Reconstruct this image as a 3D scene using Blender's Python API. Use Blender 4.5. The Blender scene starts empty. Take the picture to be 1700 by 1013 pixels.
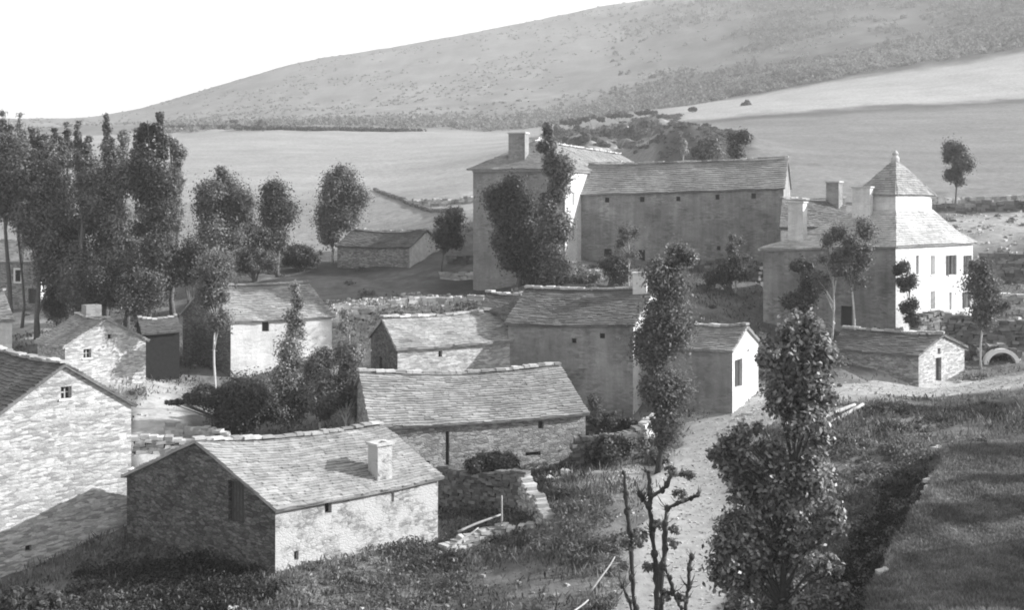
import bpy, math, random
import numpy as np
from mathutils import Vector, noise
from mathutils.geometry import tessellate_polygon

random.seed(7); rng = np.random.default_rng(7)
sc = bpy.context.scene
F, HZ, CX = 2000.0, 340.0, 850.0          # focal length / horizon row / centre column of the 1700 px wide photograph
HAZE = 0.0004
SKYK = 1.45

# ------------------------------------------------------------------ camera, sky, sun, exposure
cam = bpy.data.cameras.new("camera"); cam_o = bpy.data.objects.new("camera", cam)
sc.collection.objects.link(cam_o); sc.camera = cam_o
cam.sensor_width = 36.0; cam.lens = 36.0 * F / 1700.0
cam.shift_y = -(506.5 - HZ) / 1700.0
cam_o.location = (0, 0, 0); cam_o.rotation_euler = (math.radians(90), 0, 0)
cam.clip_start = 0.2; cam.clip_end = 12000
sc.render.resolution_x = 1024; sc.render.resolution_y = 611
sc.view_settings.view_transform = 'Standard'; sc.view_settings.look = 'None'
sc.view_settings.gamma = 1.0; sc.view_settings.exposure = 1.3
sc.cycles.filter_width = 1.9
SUN_EL = math.radians(25.5)
sx, sy = 0.9968, 0.08
sun_dir = Vector((sx * math.cos(SUN_EL), sy * math.cos(SUN_EL), math.sin(SUN_EL)))
w = bpy.data.worlds.new("World"); sc.world = w; w.use_nodes = True
nt = w.node_tree; nt.nodes.clear()
sky = nt.nodes.new('ShaderNodeTexSky'); sky.sky_type = 'NISHITA'; sky.sun_disc = False
sky.sun_elevation = SUN_EL; sky.sun_rotation = math.atan2(sx, sy); sky.dust_density = 2.5
sep = nt.nodes.new('ShaderNodeSeparateColor'); com = nt.nodes.new('ShaderNodeCombineColor')
bg = nt.nodes.new('ShaderNodeBackground'); bg.inputs[1].default_value = 0.15
out = nt.nodes.new('ShaderNodeOutputWorld')
nt.links.new(sky.outputs[0], sep.inputs[0])               # the plate is black and white: one channel of the sky's light
pw = nt.nodes.new('ShaderNodeMath'); pw.operation = 'POWER'; pw.inputs[1].default_value = 1.8      # steep plate contrast: dark zenith, white horizon
ml = nt.nodes.new('ShaderNodeMath'); ml.operation = 'MULTIPLY'; ml.inputs[1].default_value = SKYK
nt.links.new(sep.outputs[0], pw.inputs[0]); nt.links.new(pw.outputs[0], ml.inputs[0])
mn = nt.nodes.new('ShaderNodeMath'); mn.operation = 'MINIMUM'; mn.inputs[1].default_value = 3.8; nt.links.new(ml.outputs[0], mn.inputs[0])
for k in range(3): nt.links.new(mn.outputs[0], com.inputs[k])
nt.links.new(com.outputs[0], bg.inputs[0]); nt.links.new(bg.outputs[0], out.inputs[0])
sl = bpy.data.lights.new("sun", 'SUN'); sl.energy = 5.0; sl.angle = math.radians(0.55); sl.color = (1, 1, 1)
so = bpy.data.objects.new("sun", sl); sc.collection.objects.link(so)
so.rotation_euler = sun_dir.to_track_quat('Z', 'Y').to_euler(); so.location = (60, -20, 50)

# ------------------------------------------------------------------ small helpers
def xy(u, D): return ((u - CX) / F * D, D)
def zv(v, D): return (HZ - v) * D / F
def px(u, v, D): return Vector(((u - CX) / F * D, D, (HZ - v) * D / F))

def tag(o, label=None, cat=None, group=None, kind=None):
    if label: o['label'] = label
    if cat: o['category'] = cat
    if group: o['group'] = group
    if kind: o['kind'] = kind
    return o
def empty(name, loc, label, cat, group=None):
    o = bpy.data.objects.new(name, None); sc.collection.objects.link(o)
    o.location = loc; o.empty_display_size = 0.3
    return tag(o, label, cat, group)
def link(name, me, mat, parent=None, origin=None):
    o = bpy.data.objects.new(name, me); sc.collection.objects.link(o)
    if mat: me.materials.append(mat)
    if origin is not None:
        n = len(me.vertices); co = np.empty(n * 3, dtype=np.float32); me.vertices.foreach_get('co', co)
        co = co.reshape(-1, 3) - np.array(origin, dtype=np.float32); me.vertices.foreach_set('co', co.ravel())
        o.location = origin
    if parent:
        o.parent = parent
        if origin is None:
            n = len(me.vertices); co = np.empty(n * 3, dtype=np.float32); me.vertices.foreach_get('co', co)
            co = co.reshape(-1, 3) - np.array(world_loc(parent), dtype=np.float32)
            me.vertices.foreach_set('co', co.ravel())
    me.update()
    return o
def world_loc(o):
    v = Vector((0, 0, 0))
    while o: v += o.location; o = o.parent
    return v

class MB:
    def __init__(s): s.v = []; s.f = []
    def add(s, vs, fs):
        n = len(s.v); s.v.extend([tuple(p) for p in vs]); s.f.extend([tuple(i + n for i in f) for f in fs])
    def quad(s, a, b, c, d): s.add([a, b, c, d], [(0, 1, 2, 3)])
    def hexa(s, b, t):          # bottom 4, top 4 (counter clockwise from above)
        s.add(list(b) + list(t), [(3, 2, 1, 0), (4, 5, 6, 7), (0, 1, 5, 4), (1, 2, 6, 5), (2, 3, 7, 6), (3, 0, 4, 7)])
    def box(s, o, ex, ey, ez):  # corner + three edge vectors
        o, ex, ey, ez = map(Vector, (o, ex, ey, ez))
        s.hexa([o, o + ex, o + ex + ey, o + ey], [o + ez, o + ex + ez, o + ex + ey + ez, o + ey + ez])
    def tube(s, pts, rad, n=7, cap=True):
        rings = []
        base = len(s.v)
        for i, p in enumerate(pts):
            p = Vector(p)
            a = Vector(pts[max(i - 1, 0)]); b = Vector(pts[min(i + 1, len(pts) - 1)])
            t = (b - a).normalized() if (b - a).length > 1e-6 else Vector((0, 0, 1))
            ux = t.cross(Vector((0.31, 0.95, 0.05))).normalized(); uy = t.cross(ux).normalized()
            for k in range(n):
                an = 2 * math.pi * k / n
                s.v.append(tuple(p + (ux * math.cos(an) + uy * math.sin(an)) * rad[i]))
        for i in range(len(pts) - 1):
            for k in range(n):
                a = base + i * n + k; b = base + i * n + (k + 1) % n
                s.f.append((a, b, b + n, a + n))
        if cap:
            s.f.append(tuple(base + (len(pts) - 1) * n + k for k in range(n)))
            s.f.append(tuple(base + k for k in reversed(range(n))))
    def build(s, name, mat, parent=None, origin=None, uv=True, smooth=False):
        me = bpy.data.meshes.new(name); me.from_pydata(s.v, [], s.f); me.update()
        if uv: auto_uv(me)
        if smooth: me.polygons.foreach_set('use_smooth', [True] * len(me.polygons))
        return link(name, me, mat, parent, origin)

def auto_uv(me):
    uvl = me.uv_layers.new(name='UVMap').data
    vs = me.vertices
    for p in me.polygons:
        n = p.normal
        if abs(n.z) > 0.985: U = Vector((1, 0, 0)); V = Vector((0, 1, 0))
        else:
            U = Vector((-n.y, n.x, 0)).normalized(); V = n.cross(U)
            if V.z < 0: V = -V
        for li in p.loop_indices:
            c = vs[me.loops[li].vertex_index].co
            uvl[li].uv = (c.dot(U), c.dot(V))

def quads_mesh(name, Q, mat, parent=None, origin=None):     # Q: (N,4,3) array
    Q = np.asarray(Q, dtype=np.float32); n = len(Q)
    me = bpy.data.meshes.new(name)
    me.vertices.add(n * 4); me.vertices.foreach_set('co', Q.reshape(-1))
    me.loops.add(n * 4); me.loops.foreach_set('vertex_index', np.arange(n * 4, dtype=np.int32))
    me.polygons.add(n); me.polygons.foreach_set('loop_start', np.arange(0, n * 4, 4, dtype=np.int32))
    me.update(calc_edges=True)
    return link(name, me, mat, parent, origin)

# ------------------------------------------------------------------ materials (all grey: the place is seen on a black-and-white plate)
class NT:
    def __init__(s, name):
        s.m = bpy.data.materials.new(name); s.m.use_nodes = True; s.t = s.m.node_tree; s.t.nodes.clear()
        s.o = s.t.nodes.new('ShaderNodeOutputMaterial')
        s.b = s.t.nodes.new('ShaderNodeBsdfPrincipled'); s.b.inputs['Roughness'].default_value = 0.9
        s.b.inputs['Specular IOR Level'].default_value = 0.15
        s.t.links.new(s.b.outputs[0], s.o.inputs[0])
    def n(s, typ, **kw):
        nd = s.t.nodes.new(typ)
        for k, v in kw.items(): setattr(nd, k, v)
        return nd
    def l(s, a, b): s.t.links.new(a, b)
    def val(s, x):
        nd = s.n('ShaderNodeValue'); nd.outputs[0].default_value = x; return nd.outputs[0]
    def math(s, op, a, b=None, c=None, clamp=False):
        nd = s.n('ShaderNodeMath', operation=op); nd.use_clamp = clamp
        for i, x in enumerate((a, b, c)):
            if x is None: continue
            if isinstance(x, (int, float)): nd.inputs[i].default_value = x
            else: s.l(x, nd.inputs[i])
        return nd.outputs[0]
    def mapr(s, x, a, b, c, d):
        nd = s.n('ShaderNodeMapRange'); s.l(x, nd.inputs[0])
        for i, v in enumerate((a, b, c, d)): nd.inputs[i + 1].default_value = v
        return nd.outputs[0]
    def noise(s, vec, scale, detail=4, rough=0.55, dist=0.0):
        nd = s.n('ShaderNodeTexNoise'); nd.inputs['Scale'].default_value = scale
        nd.inputs['Detail'].default_value = detail; nd.inputs['Roughness'].default_value = rough
        nd.inputs['Distortion'].default_value = dist
        s.l(vec, nd.inputs['Vector']); return nd.outputs[0]
    def scale(s, vec, v3):
        nd = s.n('ShaderNodeMapping'); s.l(vec, nd.inputs[0]); nd.inputs['Scale'].default_value = v3; return nd.outputs[0]
    def grey(s, x):
        cb = s.n('ShaderNodeCombineColor')
        for k in range(3): s.l(x, cb.inputs[k])
        s.l(cb.outputs[0], s.b.inputs['Base Color'])
    def bump(s, h, strength=0.5, dist=0.05):
        nd = s.n('ShaderNodeBump'); nd.inputs['Strength'].default_value = strength; nd.inputs['Distance'].default_value = dist
        s.l(h, nd.inputs['Height']); s.l(nd.outputs[0], s.b.inputs['Normal'])

def mat_stone(name, tone, su=2.2, sv=5.0, var=0.5, mortar=0.6, stain=0.35, bump=0.9, pale=0.0, dis=1.0):
    a = NT(name); uv = a.n('ShaderNodeUVMap').outputs[0]
    nz = a.n('ShaderNodeTexNoise'); nz.inputs['Scale'].default_value = 1.7; nz.inputs['Detail'].default_value = 3
    a.l(uv, nz.inputs['Vector'])
    off = a.n('ShaderNodeVectorMath', operation='MULTIPLY_ADD'); a.l(nz.outputs[1], off.inputs[0])
    off.inputs[1].default_value = (0.35 * dis, 0.18 * dis, 0); a.l(uv, off.inputs[2])
    vec = a.scale(off.outputs[0], (su, sv, 1))
    v1 = a.n('ShaderNodeTexVoronoi', feature='F1'); v1.inputs['Scale'].default_value = 1; a.l(vec, v1.inputs['Vector'])
    v2 = a.n('ShaderNodeTexVoronoi', feature='DISTANCE_TO_EDGE'); v2.inputs['Scale'].default_value = 1; a.l(vec, v2.inputs['Vector'])
    sepc = a.n('ShaderNodeSeparateColor'); a.l(v1.outputs['Color'], sepc.inputs[0])
    cell = a.mapr(sepc.outputs[0], 0, 1, 1 - var, 1 + var * 0.6)
    edge = a.mapr(v2.outputs['Distance'], 0.0, 0.13, mortar, 1.0)
    big = a.mapr(a.noise(uv, 0.45, 5, 0.65), 0.3, 0.7, 1 - stain, 1 + stain)
    fine = a.mapr(a.noise(a.scale(uv, (1, 2.2, 1)), 5.0, 6, 0.7), 0.25, 0.75, 0.72, 1.28)
    x = a.math('MULTIPLY', a.math('MULTIPLY', cell, edge), a.math('MULTIPLY', big, fine))
    x = a.math('MULTIPLY', x, tone)
    if pale > 0:    # rests of lime render over the stones
        pm = a.mapr(a.noise(uv, 0.8, 6, 0.7), 0.62 - pale * 0.4, 0.72 - pale * 0.4, 0, 1)
        mx = a.n('ShaderNodeMix'); a.l(pm, mx.inputs[0]); a.l(x, mx.inputs[2]); mx.inputs[3].default_value = tone * 1.25; x = mx.outputs[0]
    a.grey(a.math('MINIMUM', x, 0.85))
    h = a.math('ADD', a.math('MULTIPLY', edge, 0.7), a.math('MULTIPLY', a.noise(uv, 9, 5, 0.7), 0.6))
    a.bump(h, bump, 0.06)
    return a.m

def mat_plaster(name, tone, stain=0.22, streak=0.15):
    a = NT(name); uv = a.n('ShaderNodeUVMap').outputs[0]
    big = a.mapr(a.noise(uv, 0.3, 6, 0.65), 0.3, 0.7, 1 - stain, 1 + stain)
    st = a.mapr(a.noise(a.scale(uv, (1.3, 0.12, 1)), 1.2, 4, 0.6), 0.3, 0.7, 1 - streak, 1 + streak)
    fine = a.mapr(a.noise(uv, 6, 6, 0.75), 0.25, 0.75, 0.86, 1.14)
    vec = a.scale(uv, (2.4, 6.5, 1)); v1 = a.n('ShaderNodeTexVoronoi', feature='F1'); v1.inputs['Scale'].default_value = 1; a.l(vec, v1.inputs['Vector'])
    sc1 = a.n('ShaderNodeSeparateColor'); a.l(v1.outputs['Color'], sc1.inputs[0])
    worn = a.mapr(a.noise(uv, 0.55, 5, 0.7), 0.42, 0.6, 0.1, 1)
    stn = a.mapr(sc1.outputs[0], 0, 1, -stain * 0.9, stain * 0.55)
    cs = a.math('ADD', a.math('MULTIPLY', stn, worn), 1.0)
    a.grey(a.math('MINIMUM', a.math('MULTIPLY', a.math('MULTIPLY', a.math('MULTIPLY', big, st), cs), a.math('MULTIPLY', fine, tone)), 0.85))
    a.bump(a.math('ADD', a.noise(uv, 7, 6, 0.75), a.math('MULTIPLY', a.math('MULTIPLY', v1.outputs['Distance'], worn), -.6)), 0.6, 0.05)
    return a.m

def mat_slate(name, tone, var=0.35):
    a = NT(name); geo = a.n('ShaderNodeNewGeometry')
    tc = a.n('ShaderNodeTexCoord').outputs['Object']
    isl = a.mapr(geo.outputs['Random Per Island'], 0, 1, 1 - var, 1 + var)
    big = a.mapr(a.noise(tc, 0.35, 6, 0.7), 0.3, 0.7, 0.68, 1.32)
    fine = a.mapr(a.noise(tc, 4.0, 5, 0.75), 0.3, 0.7, 0.78, 1.22)
    a.grey(a.math('MINIMUM', a.math('MULTIPLY', a.math('MULTIPLY', isl, big), a.math('MULTIPLY', fine, tone)), 0.85))
    a.bump(a.noise(tc, 8, 5, 0.7), 0.5, 0.04)
    return a.m

def mat_noise(name, tone, var=0.3, scale=3.0, bump=0.4, rough=0.9):
    a = NT(name); tc = a.n('ShaderNodeTexCoord').outputs['Object']
    x = a.mapr(a.noise(tc, scale, 6, 0.7), 0.28, 0.72, 1 - var, 1 + var)
    a.grey(a.math('MULTIPLY', x, tone)); a.b.inputs['Roughness'].default_value = rough
    a.bump(a.noise(tc, scale * 4, 4, 0.7), bump, 0.03)
    return a.m

def mat_island(name, tone, var=0.4, scale=2.0):
    a = NT(name); geo = a.n('ShaderNodeNewGeometry'); tc = a.n('ShaderNodeTexCoord').outputs['Object']
    isl = a.mapr(geo.outputs['Random Per Island'], 0, 1, 1 - var, 1 + var)
    x = a.mapr(a.noise(tc, scale, 5, 0.7), 0.28, 0.72, 0.75, 1.25)
    a.grey(a.math('MINIMUM', a.math('MULTIPLY', a.math('MULTIPLY', x, isl), tone), 0.85))
    a.bump(a.noise(tc, 7, 4, 0.7), 0.5, 0.04)
    return a.m

def mat_leaf(name, tone, var=0.32, trans=0.3, gloss=0.35, patch=0.0):
    a = NT(name); geo = a.n('ShaderNodeNewGeometry'); tc = a.n('ShaderNodeTexCoord').outputs['Object']
    isl = a.mapr(geo.outputs['Random Per Island'], 0, 1, 1 - var, 1 + var)
    cl = a.mapr(a.noise(tc, 0.9, 3, 0.6), 0.3, 0.7, 0.62, 1.38)
    g = a.math('MULTIPLY', a.math('MULTIPLY', isl, cl), tone)
    if patch: g = a.math('MULTIPLY', g, a.mapr(a.noise(tc, 0.28, 4, 0.65), 0.35, 0.65, 1 - patch, 1 + patch))
    a.grey(g); a.b.inputs['Roughness'].default_value = 0.5; a.b.inputs['Specular IOR Level'].default_value = gloss
    tr = a.n('ShaderNodeBsdfTranslucent'); cb = a.n('ShaderNodeCombineColor')
    for k in range(3): a.l(a.math('MULTIPLY', g, 1.3), cb.inputs[k])
    a.l(cb.outputs[0], tr.inputs[0])
    mx = a.n('ShaderNodeMixShader'); mx.inputs[0].default_value = trans
    a.l(a.b.outputs[0], mx.inputs[1]); a.l(tr.outputs[0], mx.inputs[2]); a.l(mx.outputs[0], a.o.inputs[0])
    return a.m

M = dict(
    stone_pale=mat_stone('pale coursed stone', 0.49, 2.4, 10.0, 0.45, 0.8, 0.12, 0.9, dis=.5),
    stone_mid=mat_stone('coursed stone', 0.36, 2.8, 9.0, 0.45, 0.66, 0.25, 1.0, dis=.6),
    stone_lime=mat_stone('limewashed rubble', 0.41, 3.2, 7.5, 0.45, 0.7, 0.2, 0.8, pale=0.45, dis=.7),
    stone_shade=mat_stone('shaded stone', 0.18, 3.0, 8.0, 0.5, 0.5, 0.3, 1.0, dis=.6),  # dark tone paints the shade on the left gables
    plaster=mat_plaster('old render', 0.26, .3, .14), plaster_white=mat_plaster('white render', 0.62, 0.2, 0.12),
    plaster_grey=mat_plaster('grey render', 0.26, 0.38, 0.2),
    slate=mat_slate('stone slates', 0.29, .2), slate_light=mat_slate('pale stone slates', 0.34, .2),
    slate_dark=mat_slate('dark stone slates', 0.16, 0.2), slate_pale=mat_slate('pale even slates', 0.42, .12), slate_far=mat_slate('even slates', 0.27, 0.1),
    rubble=mat_island('rubble stone', 0.42, 0.45), rubble_dark=mat_island('dark rubble', 0.17, 0.5),  # the dark one is simply a darker rubble tone
    rubble_pale=mat_island('pale rubble', 0.48, 0.35),
    dark=mat_noise('dark interior', 0.02, 0.2, 2, 0.1), wood=mat_noise('weathered wood', 0.1, 0.35, 5),
    wood_pale=mat_noise('bleached wood', 0.42, 0.2, 6), shutter=mat_noise('painted shutter', 0.09, 0.2, 4),
    lime=mat_noise('limewash', 0.8, 0.08, 3), glass=mat_noise('window pane', 0.05, 0.2, 1, 0.02, 0.15),
    bark=mat_noise('bark', 0.14, 0.4, 6), bark_pale=mat_noise('pale bark', 0.5, 0.3, 5),
    hillwood=mat_leaf('hill woodland', 0.16, 0.2, 0.3, 0.0), wood_shade=mat_noise('shadow wood', 0.03, 0.3, 4),  # near-black wood paints the shadow gap beside the cottage
    bark_dark=mat_noise('dark bark', 0.06, 0.35, 7),
    leaf=mat_leaf('foliage', 0.145), leaf_light=mat_leaf('silvery foliage', 0.24, 0.4, 0.35, 0.4),
    leaf_dark=mat_leaf('dark foliage', 0.085), leaf_far=mat_leaf('far foliage', 0.13, 0.25, .3, .0),
    shade_ditch=mat_leaf('shade leaves', 0.035), field_grass=mat_leaf('pasture grass', 0.19, .4, .3, .1, patch=.35),  # ditch leaves are near-black to paint shadow
    leaf_near=mat_leaf('glossy near foliage', 0.19, 0.85, 0.3, 0.7), weed=mat_leaf('weeds', 0.14, 0.5, 0.3, 0.1, patch=.75),
    scrub=mat_leaf('hill scrub', 0.235, 0.2, 0.3, 0.0),
)
# ------------------------------------------------------------------ terrain: a hillside climbing away from the camera
# control points: column, distance, ground row in the photograph (or height when 'z')
CP = []
def c(u, D, v): CP.append((u, D, zv(v, D)))
def cz(u, D, z): CP.append((u, D, z))
for u, z in ((-500, -17), (0, -16.6), (425, -16.3), (850, -16), (1130, -14.8), (1400, -15.0), (1700, -14.6), (2200, -14.0)): cz(u, 35, z)
for u, z in ((-500, -18), (0, -17.8), (425, -16.9), (850, -17.1), (1080, -16.6), (1200, -16.5), (1400, -15.4), (1700, -14.8), (2200, -14.0)): cz(u, 50, z)
for u, D, z in ((40, 59, -18), (300, 58, -17.2), (457, 55, -16.8), (725, 61.1, -17.1), (850, 62, -16.1), (1000, 62, -14.5), (1130, 62, -15.3),
                (955, 70, -15.4), (780, 67, -15.9), (620, 66, -15.7), (1050, 80, -14.0), (1225, 77, -13.4), (1100, 66, -14.7), (1400, 70, -12.5), (1525, 84, -12.8), (1600, 87, -12.6),
                (1700, 84, -12.3), (1900, 88, -11.8), (1600, 70, -12.5), (1700, 68, -12.1), (1700, 60, -13.2), (1565, 60, -13.5), (1480, 52, -14.6), (2200, 70, -11.6),
                (108, 88, -13.6), (240, 92, -13.8), (383, 98, -14.2), (550, 101, -13.4), (425, 80, -15), (260, 75, -14.2), (225, 70, -14.7), (-300, 60, -18), (-300, 90, -14.5),
                (0, 100, -14), (640, 108, -9.7), (850, 112, -9.1), (640, 86, -13.8), (760, 90, -12.8), (425, 125, -8.75), (640, 125, -8.6), (640, 131, -7.8), (680, 136, -7.0), (520, 140, -7.1),
                (565, 147, -6.7), (938, 118, -6.4), (865, 108, -7.2), (1130, 118, -6.1), (1060, 96, -9.3), (1200, 95, -9.6), (1200, 108, -6.3), (1268, 98, -10.1), (1487, 93, -10.0),
                (1615, 101, -9.8), (1600, 91, -11.4), (1700, 100, -10.2), (1700, 112, -7.2), (1700, 126, -4.4), (1490, 130, -4.6), (30, 130, -11.4), (220, 120, -11.1), (425, 106, -12.3),
                (-300, 130, -12), (2100, 100, -9), (2100, 130, -4)): cz(u, D, z)
for u, D, v in ((0, 165, 425), (425, 165, 405), (640, 165, 398), (760, 150, 380), (850, 200, 330), (1060, 170, 350), (1275, 170, 330), (1587, 170, 342), (1700, 150, 352), (2100, 170, 330),
                (0, 220, 370), (425, 220, 350), (640, 200, 352), (760, 170, 352), (1275, 210, 285), (1490, 210, 295), (1700, 210, 300), (2100, 210, 290),
                (-400, 300, 320), (0, 300, 310), (425, 300, 300), (640, 300, 300), (850, 300, 272), (1060, 280, 262), (1275, 300, 235), (1490, 300, 235), (1700, 300, 235), (2100, 300, 220),
                (-400, 450, 262), (0, 450, 255), (425, 450, 243), (850, 450, 232), (1060, 430, 205), (1275, 450, 178), (1490, 450, 160), (1700, 450, 142), (2100, 450, 100),
                (-400, 620, 232), (0, 620, 226), (425, 620, 210), (640, 620, 207), (850, 620, 207), (1060, 620, 180), (1275, 620, 140), (1490, 620, 100), (1700, 620, 58), (2100, 620, -40),
                (-400, 1000, 214), (0, 1000, 207), (200, 1000, 205), (425, 1000, 168), (640, 1000, 145), (850, 1000, 118), (1060, 1000, 82), (1275, 1000, 30), (1490, 1000, -10), (1700, 1000, -50), (2100, 1000, -150),
                (-400, 1450, 203), (0, 1450, 196), (170, 1450, 198), (300, 1450, 160), (500, 1450, 104), (650, 1450, 80), (800, 1450, 52), (940, 1450, 22), (1070, 1450, 0), (1275, 1450, -45), (1490, 1450, -90), (1700, 1450, -130), (2100, 1450, -230),
                (-400, 2300, 236), (170, 2300, 238), (500, 2300, 180), (800, 2300, 150), (1070, 2300, 110), (1400, 2300, 60), (1700, 2300, 0), (2100, 2300, -80)): c(u, D, v)
CPA = np.array(CP)
def _tc(u, D): return np.stack([np.asarray(u, float) / 330.0, np.log(np.asarray(D, float)) * 3.4], -1)
_P = _tc(CPA[:, 0], CPA[:, 1]); _val = CPA[:, 2] / CPA[:, 1] * 10      # slope as seen from the camera, smooth in (column, log distance)
def _phi(r2): return 0.5 * r2 * np.log(r2 + 1e-9)
_r2 = ((_P[:, None] - _P[None]) ** 2).sum(-1)
_n = len(_P); _A = np.zeros((_n + 3, _n + 3)); _A[:_n, :_n] = _phi(_r2) + 0.012 * np.eye(_n)
_Q = np.concatenate([np.ones((_n, 1)), _P], 1); _A[:_n, _n:] = _Q; _A[_n:, :_n] = _Q.T
_w = np.linalg.solve(_A, np.concatenate([_val, np.zeros(3)]))
def _tps(u, D):
    q = _tc(np.clip(u, -500, 2200), D); o = np.zeros(len(q))
    for i in range(0, len(q), 20000):
        s = q[i:i + 20000]
        r2 = ((s[:, None] - _P[None]) ** 2).sum(-1)
        o[i:i + 20000] = _phi(r2) @ _w[:_n] + _w[_n] + s @ _w[_n + 1:]
    return o * np.asarray(D) / 10

def vnoise(x, y, seed=0):           # cheap value noise, vectorised
    xi = np.floor(x).astype(np.int64); yi = np.floor(y).astype(np.int64); fx = x - xi; fy = y - yi
    fx = fx * fx * (3 - 2 * fx); fy = fy * fy * (3 - 2 * fy)
    def h(a, b):
        n = (a * 374761393 + b * 668265263 + seed * 974711) & 0xffffffff
        n = ((n ^ (n >> 13)) * 1274126177) & 0xffffffff
        return ((n ^ (n >> 16)) & 0xffff) / 65535.0
    return (h(xi, yi) * (1 - fx) + h(xi + 1, yi) * fx) * (1 - fy) + (h(xi, yi + 1) * (1 - fx) + h(xi + 1, yi + 1) * fx) * fy
def fbm(x, y, oct=4, seed=0):
    s = 0; a = 1; t = 0
    for k in range(oct):
        s = s + a * vnoise(x * 2 ** k, y * 2 ** k, seed + k); t += a; a *= 0.5
    return s / t - 0.5

PATH = [xy(u, D) for u, D in ((1090, 40), (1100, 46), (1122, 52), (1143, 58), (1160, 64), (1185, 70), (1222, 75.5), (1290, 77.5), (1400, 80.5), (1530, 82.3), (1620, 84.0), (1720, 85), (1900, 87))]
PATHW = [3.2, 3.1, 2.8, 2.6, 2.4, 2.6, 3.0, 1.6, 1.5, 1.3, 1.2, 1.2, 1.2]
YARD = [xy(u, D) for u, D in ((236, 67), (262, 74), (285, 82), (300, 88))]
def dist_poly(X, Y, pts):
    d = np.full(X.shape, 1e9); wi = np.zeros(X.shape)
    for k in range(len(pts) - 1):
        ax, ay = pts[k]; bx, by = pts[k + 1]; L2 = (bx - ax) ** 2 + (by - ay) ** 2
        t = np.clip(((X - ax) * (bx - ax) + (Y - ay) * (by - ay)) / L2, 0, 1)
        dd = np.hypot(X - ax - t * (bx - ax), Y - ay - t * (by - ay))
        m = dd < d; d = np.where(m, dd, d); wi = np.where(m, k + t, wi)
    return d, wi
EDGE = [xy(1395, 38), xy(1440, 43), xy(1490, 49), xy(1535, 55), xy(1568, 60.5), xy(1600, 64)]       # lip of the raised field on the right
def step_right(X, Y):
    s = np.full(X.shape, -1e9); best = np.full(X.shape, 1e9)
    for k in range(len(EDGE) - 1):
        ax, ay = EDGE[k]; bx, by = EDGE[k + 1]; L = math.hypot(bx - ax, by - ay)
        t = np.clip(((X - ax) * (bx - ax) + (Y - ay) * (by - ay)) / L ** 2, 0, 1)
        dd = np.hypot(X - ax - t * (bx - ax), Y - ay - t * (by - ay))
        sg = ((X - ax) * (by - ay) - (Y - ay) * (bx - ax)) / L
        sv = np.where(sg >= 0, dd, -dd)
        m = dd < best; best = np.where(m, dd, best); s = np.where(m, sv, s)
    s = s + .9 * fbm(X / 2.2, Y / 2.2, 3, 44)
    f = np.clip((s + 0.5) / 1.0, 0, 1); f = f * f * (3 - 2 * f)
    shade_ditch = 1.0 * np.exp(-((s + 1.7) / 1.0) ** 2) * (1 - np.clip((Y - 56) / 4, 0, 1))  # trough carved to deepen the shade under the lip
    fade = 1 - np.clip((Y - 57) / 8, 0, 1); fall = 1 - np.clip((s - 10) / 14, 0, 1)
    return 2.3 * f * fade * fall - shade_ditch
def zt(X, Y):
    X = np.atleast_1d(np.asarray(X, float)); Y = np.atleast_1d(np.asarray(Y, float))
    Ds = np.maximum(Y, 34.0); Xs = X * Ds / np.maximum(Y, 1.0) if False else X
    u = CX + F * Xs / Ds
    z = _tps(u, Ds)
    t = np.clip(Y / 34.0, -1, 1)
    z = np.where(Y < 34, -1.75 + (z + 1.75) * np.clip(t, 0, 1), z)
    z = z + step_right(X, Y)
    dp, _ = dist_poly(X, Y, PATH)
    rough = np.clip((dp - 1.8) / 1.5, 0.12, 1) * np.clip(Y / 30, 0, 1)
    far = np.clip((Y - 250) / 500, 0, 1)
    z = z + rough * (0.8 * fbm(X / 3.1, Y / 3.1, 4, 3) * np.clip(1.5 - Y / 250, 0.4, 1) + far * 7 * fbm(X / 55, Y / 55, 4, 9))
    # knoll and gully behind the long wing
    def kn(u0, D0, ru, rD, h):
        x0, y0 = xy(u0, D0); return h * np.exp(-((X - x0) / ru) ** 2 - ((Y - y0) / rD) ** 2)
    z = z + (kn(1110, 300, 6, 22, 3.0) + kn(1150, 290, 9, 26, 2.8) + kn(1210, 280, 11, 26, 2.8)) * (1 + .5 * fbm(X / 5, Y / 12, 3, 95)) - kn(1060, 275, 9, 45, 6) + kn(960, 330, 25, 30, 3)
    uu = CX + F * X / np.maximum(Y, 1)
    er = np.exp(-((uu - 1010) / 105) ** 4 - ((Y - 385) / 85) ** 4)
    z = z + er * (10 * (np.abs(fbm((X + Y * .25) / 9, Y / 34, 3, 91)) * 2 - .35) + 2.0 * fbm(X / 2.5, Y / 6, 3, 92))
    return z
def z1(x, y): return float(zt([x], [y])[0])
def ground(u, v, D0=38, D1=900):
    D = np.exp(np.linspace(math.log(D0), math.log(D1), 900)); z = zt((u - CX) / F * D, D)
    vv = HZ - z * F / D
    k = np.argmax(vv <= v)
    return float(D[k]) if vv[k] <= v else D1

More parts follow.
